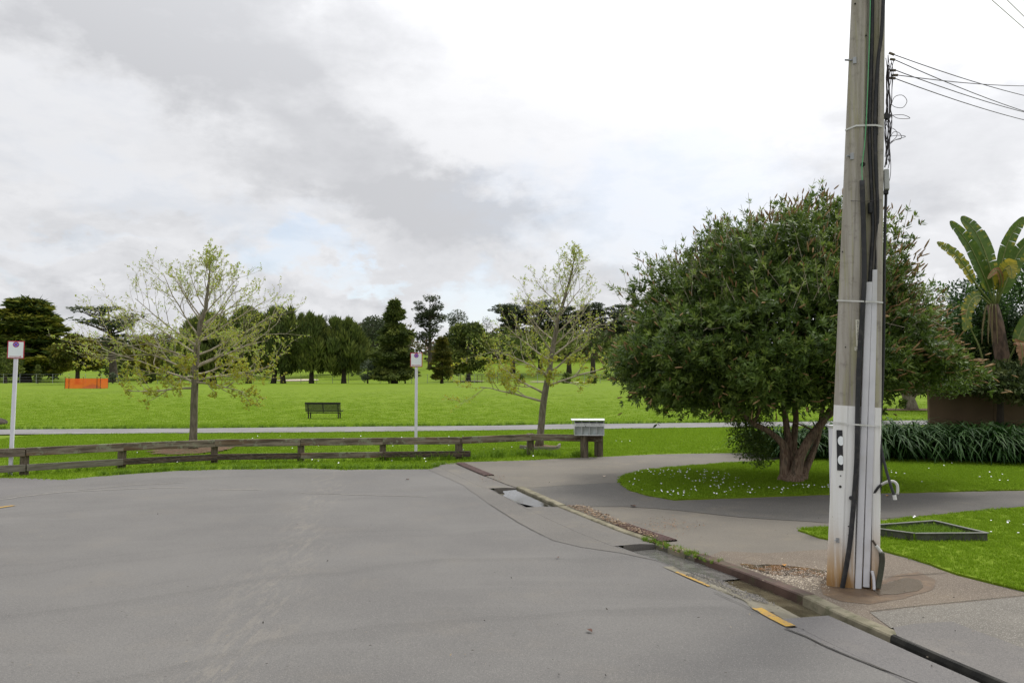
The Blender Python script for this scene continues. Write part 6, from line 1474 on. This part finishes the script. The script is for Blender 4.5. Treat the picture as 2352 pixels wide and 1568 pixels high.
for k0_ in range(2600):
    p = G(random.uniform(1690, 1905), random.gauss(1330, 13)); x, y = p.x, p.y
    kk = min(range(ki(1640), i_f, 8), key=lambda j: (KP[j] - p).length)
    if (p - KP[kk]).dot(KN[kk]) > -.14: continue
    k = len(V); s = random.uniform(.004, .011)
    for (a, b1, c) in ((1, 0, 0), (0, 1, 0), (-1, 0, 0), (0, -1, 0), (0, 0, .8)): V.append((x + a * s * random.uniform(.6, 1.2), y + b1 * s * random.uniform(.6, 1.2), .006 + c * s))
    t = random.random()
    for j in range(4): Fs.append((k + j, k + (j + 1) % 4, k + 4)); tn.append(t)
o = mesh_np('pale_gravel', V, Fs, mat_leaf('pale_pebble', [(.10, .075, .05), (.24, .19, .13), (.42, .36, .28)], 0, .5, .4), None, tn); tag(o, 'pale wet pebbles washed out on the paving between pole and kerb', 'gravel', kind='stuff')
# moss and weeds at the broken kerb end
pts = [(KP[i_c + random.randint(-6, 26)] - KN[i_c] * random.uniform(-.04, .10)) for _ in range(90)]
scatter('gutter_weeds', [(p.x, p.y, -.01) for p in pts], [random.uniform(.12, .26) for _ in pts], tn4, 'weeds and moss growing at the broken gutter end', 'weeds')
# a few separate things lying about
def fallen_leaf(px, py, L, label, col, z=.014):
    m = MB(); pr = [(0, 0, 0), (.25, .22, .12), (.6, .26, .16), (1, 0, .05), (.6, -.24, .18), (.25, -.2, .14), (.5, 0, .02)]
    m.v = [(x * L, y * L, h * L) for x, y, h in pr]; m.f = [(0, 6, 1), (1, 6, 2), (2, 6, 3), (3, 6, 4), (4, 6, 5), (5, 6, 0)]
    o = m.build('fallen_leaf', col); p = G(px, py); o.location = (p.x, p.y, z); o.rotation_euler = (0, 0, random.uniform(0, 6)); tag(o, label, 'leaf', 'single fallen leaves on the paving')
M_FL = mat_noise('fallen_brown', (.07, .035, .025), (.13, .07, .05), 30, .8); M_FO = mat_noise('fallen_orange', (.42, .18, .02), (.5, .24, .04), 30, .7); M_FP = mat_noise('fallen_pale', (.45, .35, .26), (.52, .42, .33), 30, .8)
fallen_leaf(932, 1102, .09, 'curled brown leaf on the road below the middle parking sign', M_FL); fallen_leaf(1280, 1281, .06, 'small curled brown leaf in the middle of the road', M_FL); fallen_leaf(1360, 1455, .07, 'flat dark leaf low in the middle of the road', M_FL)
fallen_leaf(1800, 1300, .09, 'bright orange leaf in the rusty water by the pole', M_FO, .02); fallen_leaf(1576, 1113, .11, 'pale leaf on the driveway edge left of the daisy lawn', M_FP); fallen_leaf(1448, 1163, .12, 'thin brown twig like leaf on the dark driveway', M_FL); fallen_leaf(2043, 1140, .08, 'orange leaf on the driveway just right of the pole', M_FO)
for x_, y_ in ((1388, 1096),): fallen_leaf(x_, y_, .12, 'pale slender leaf on the footpath behind the first gutter opening', M_FP)
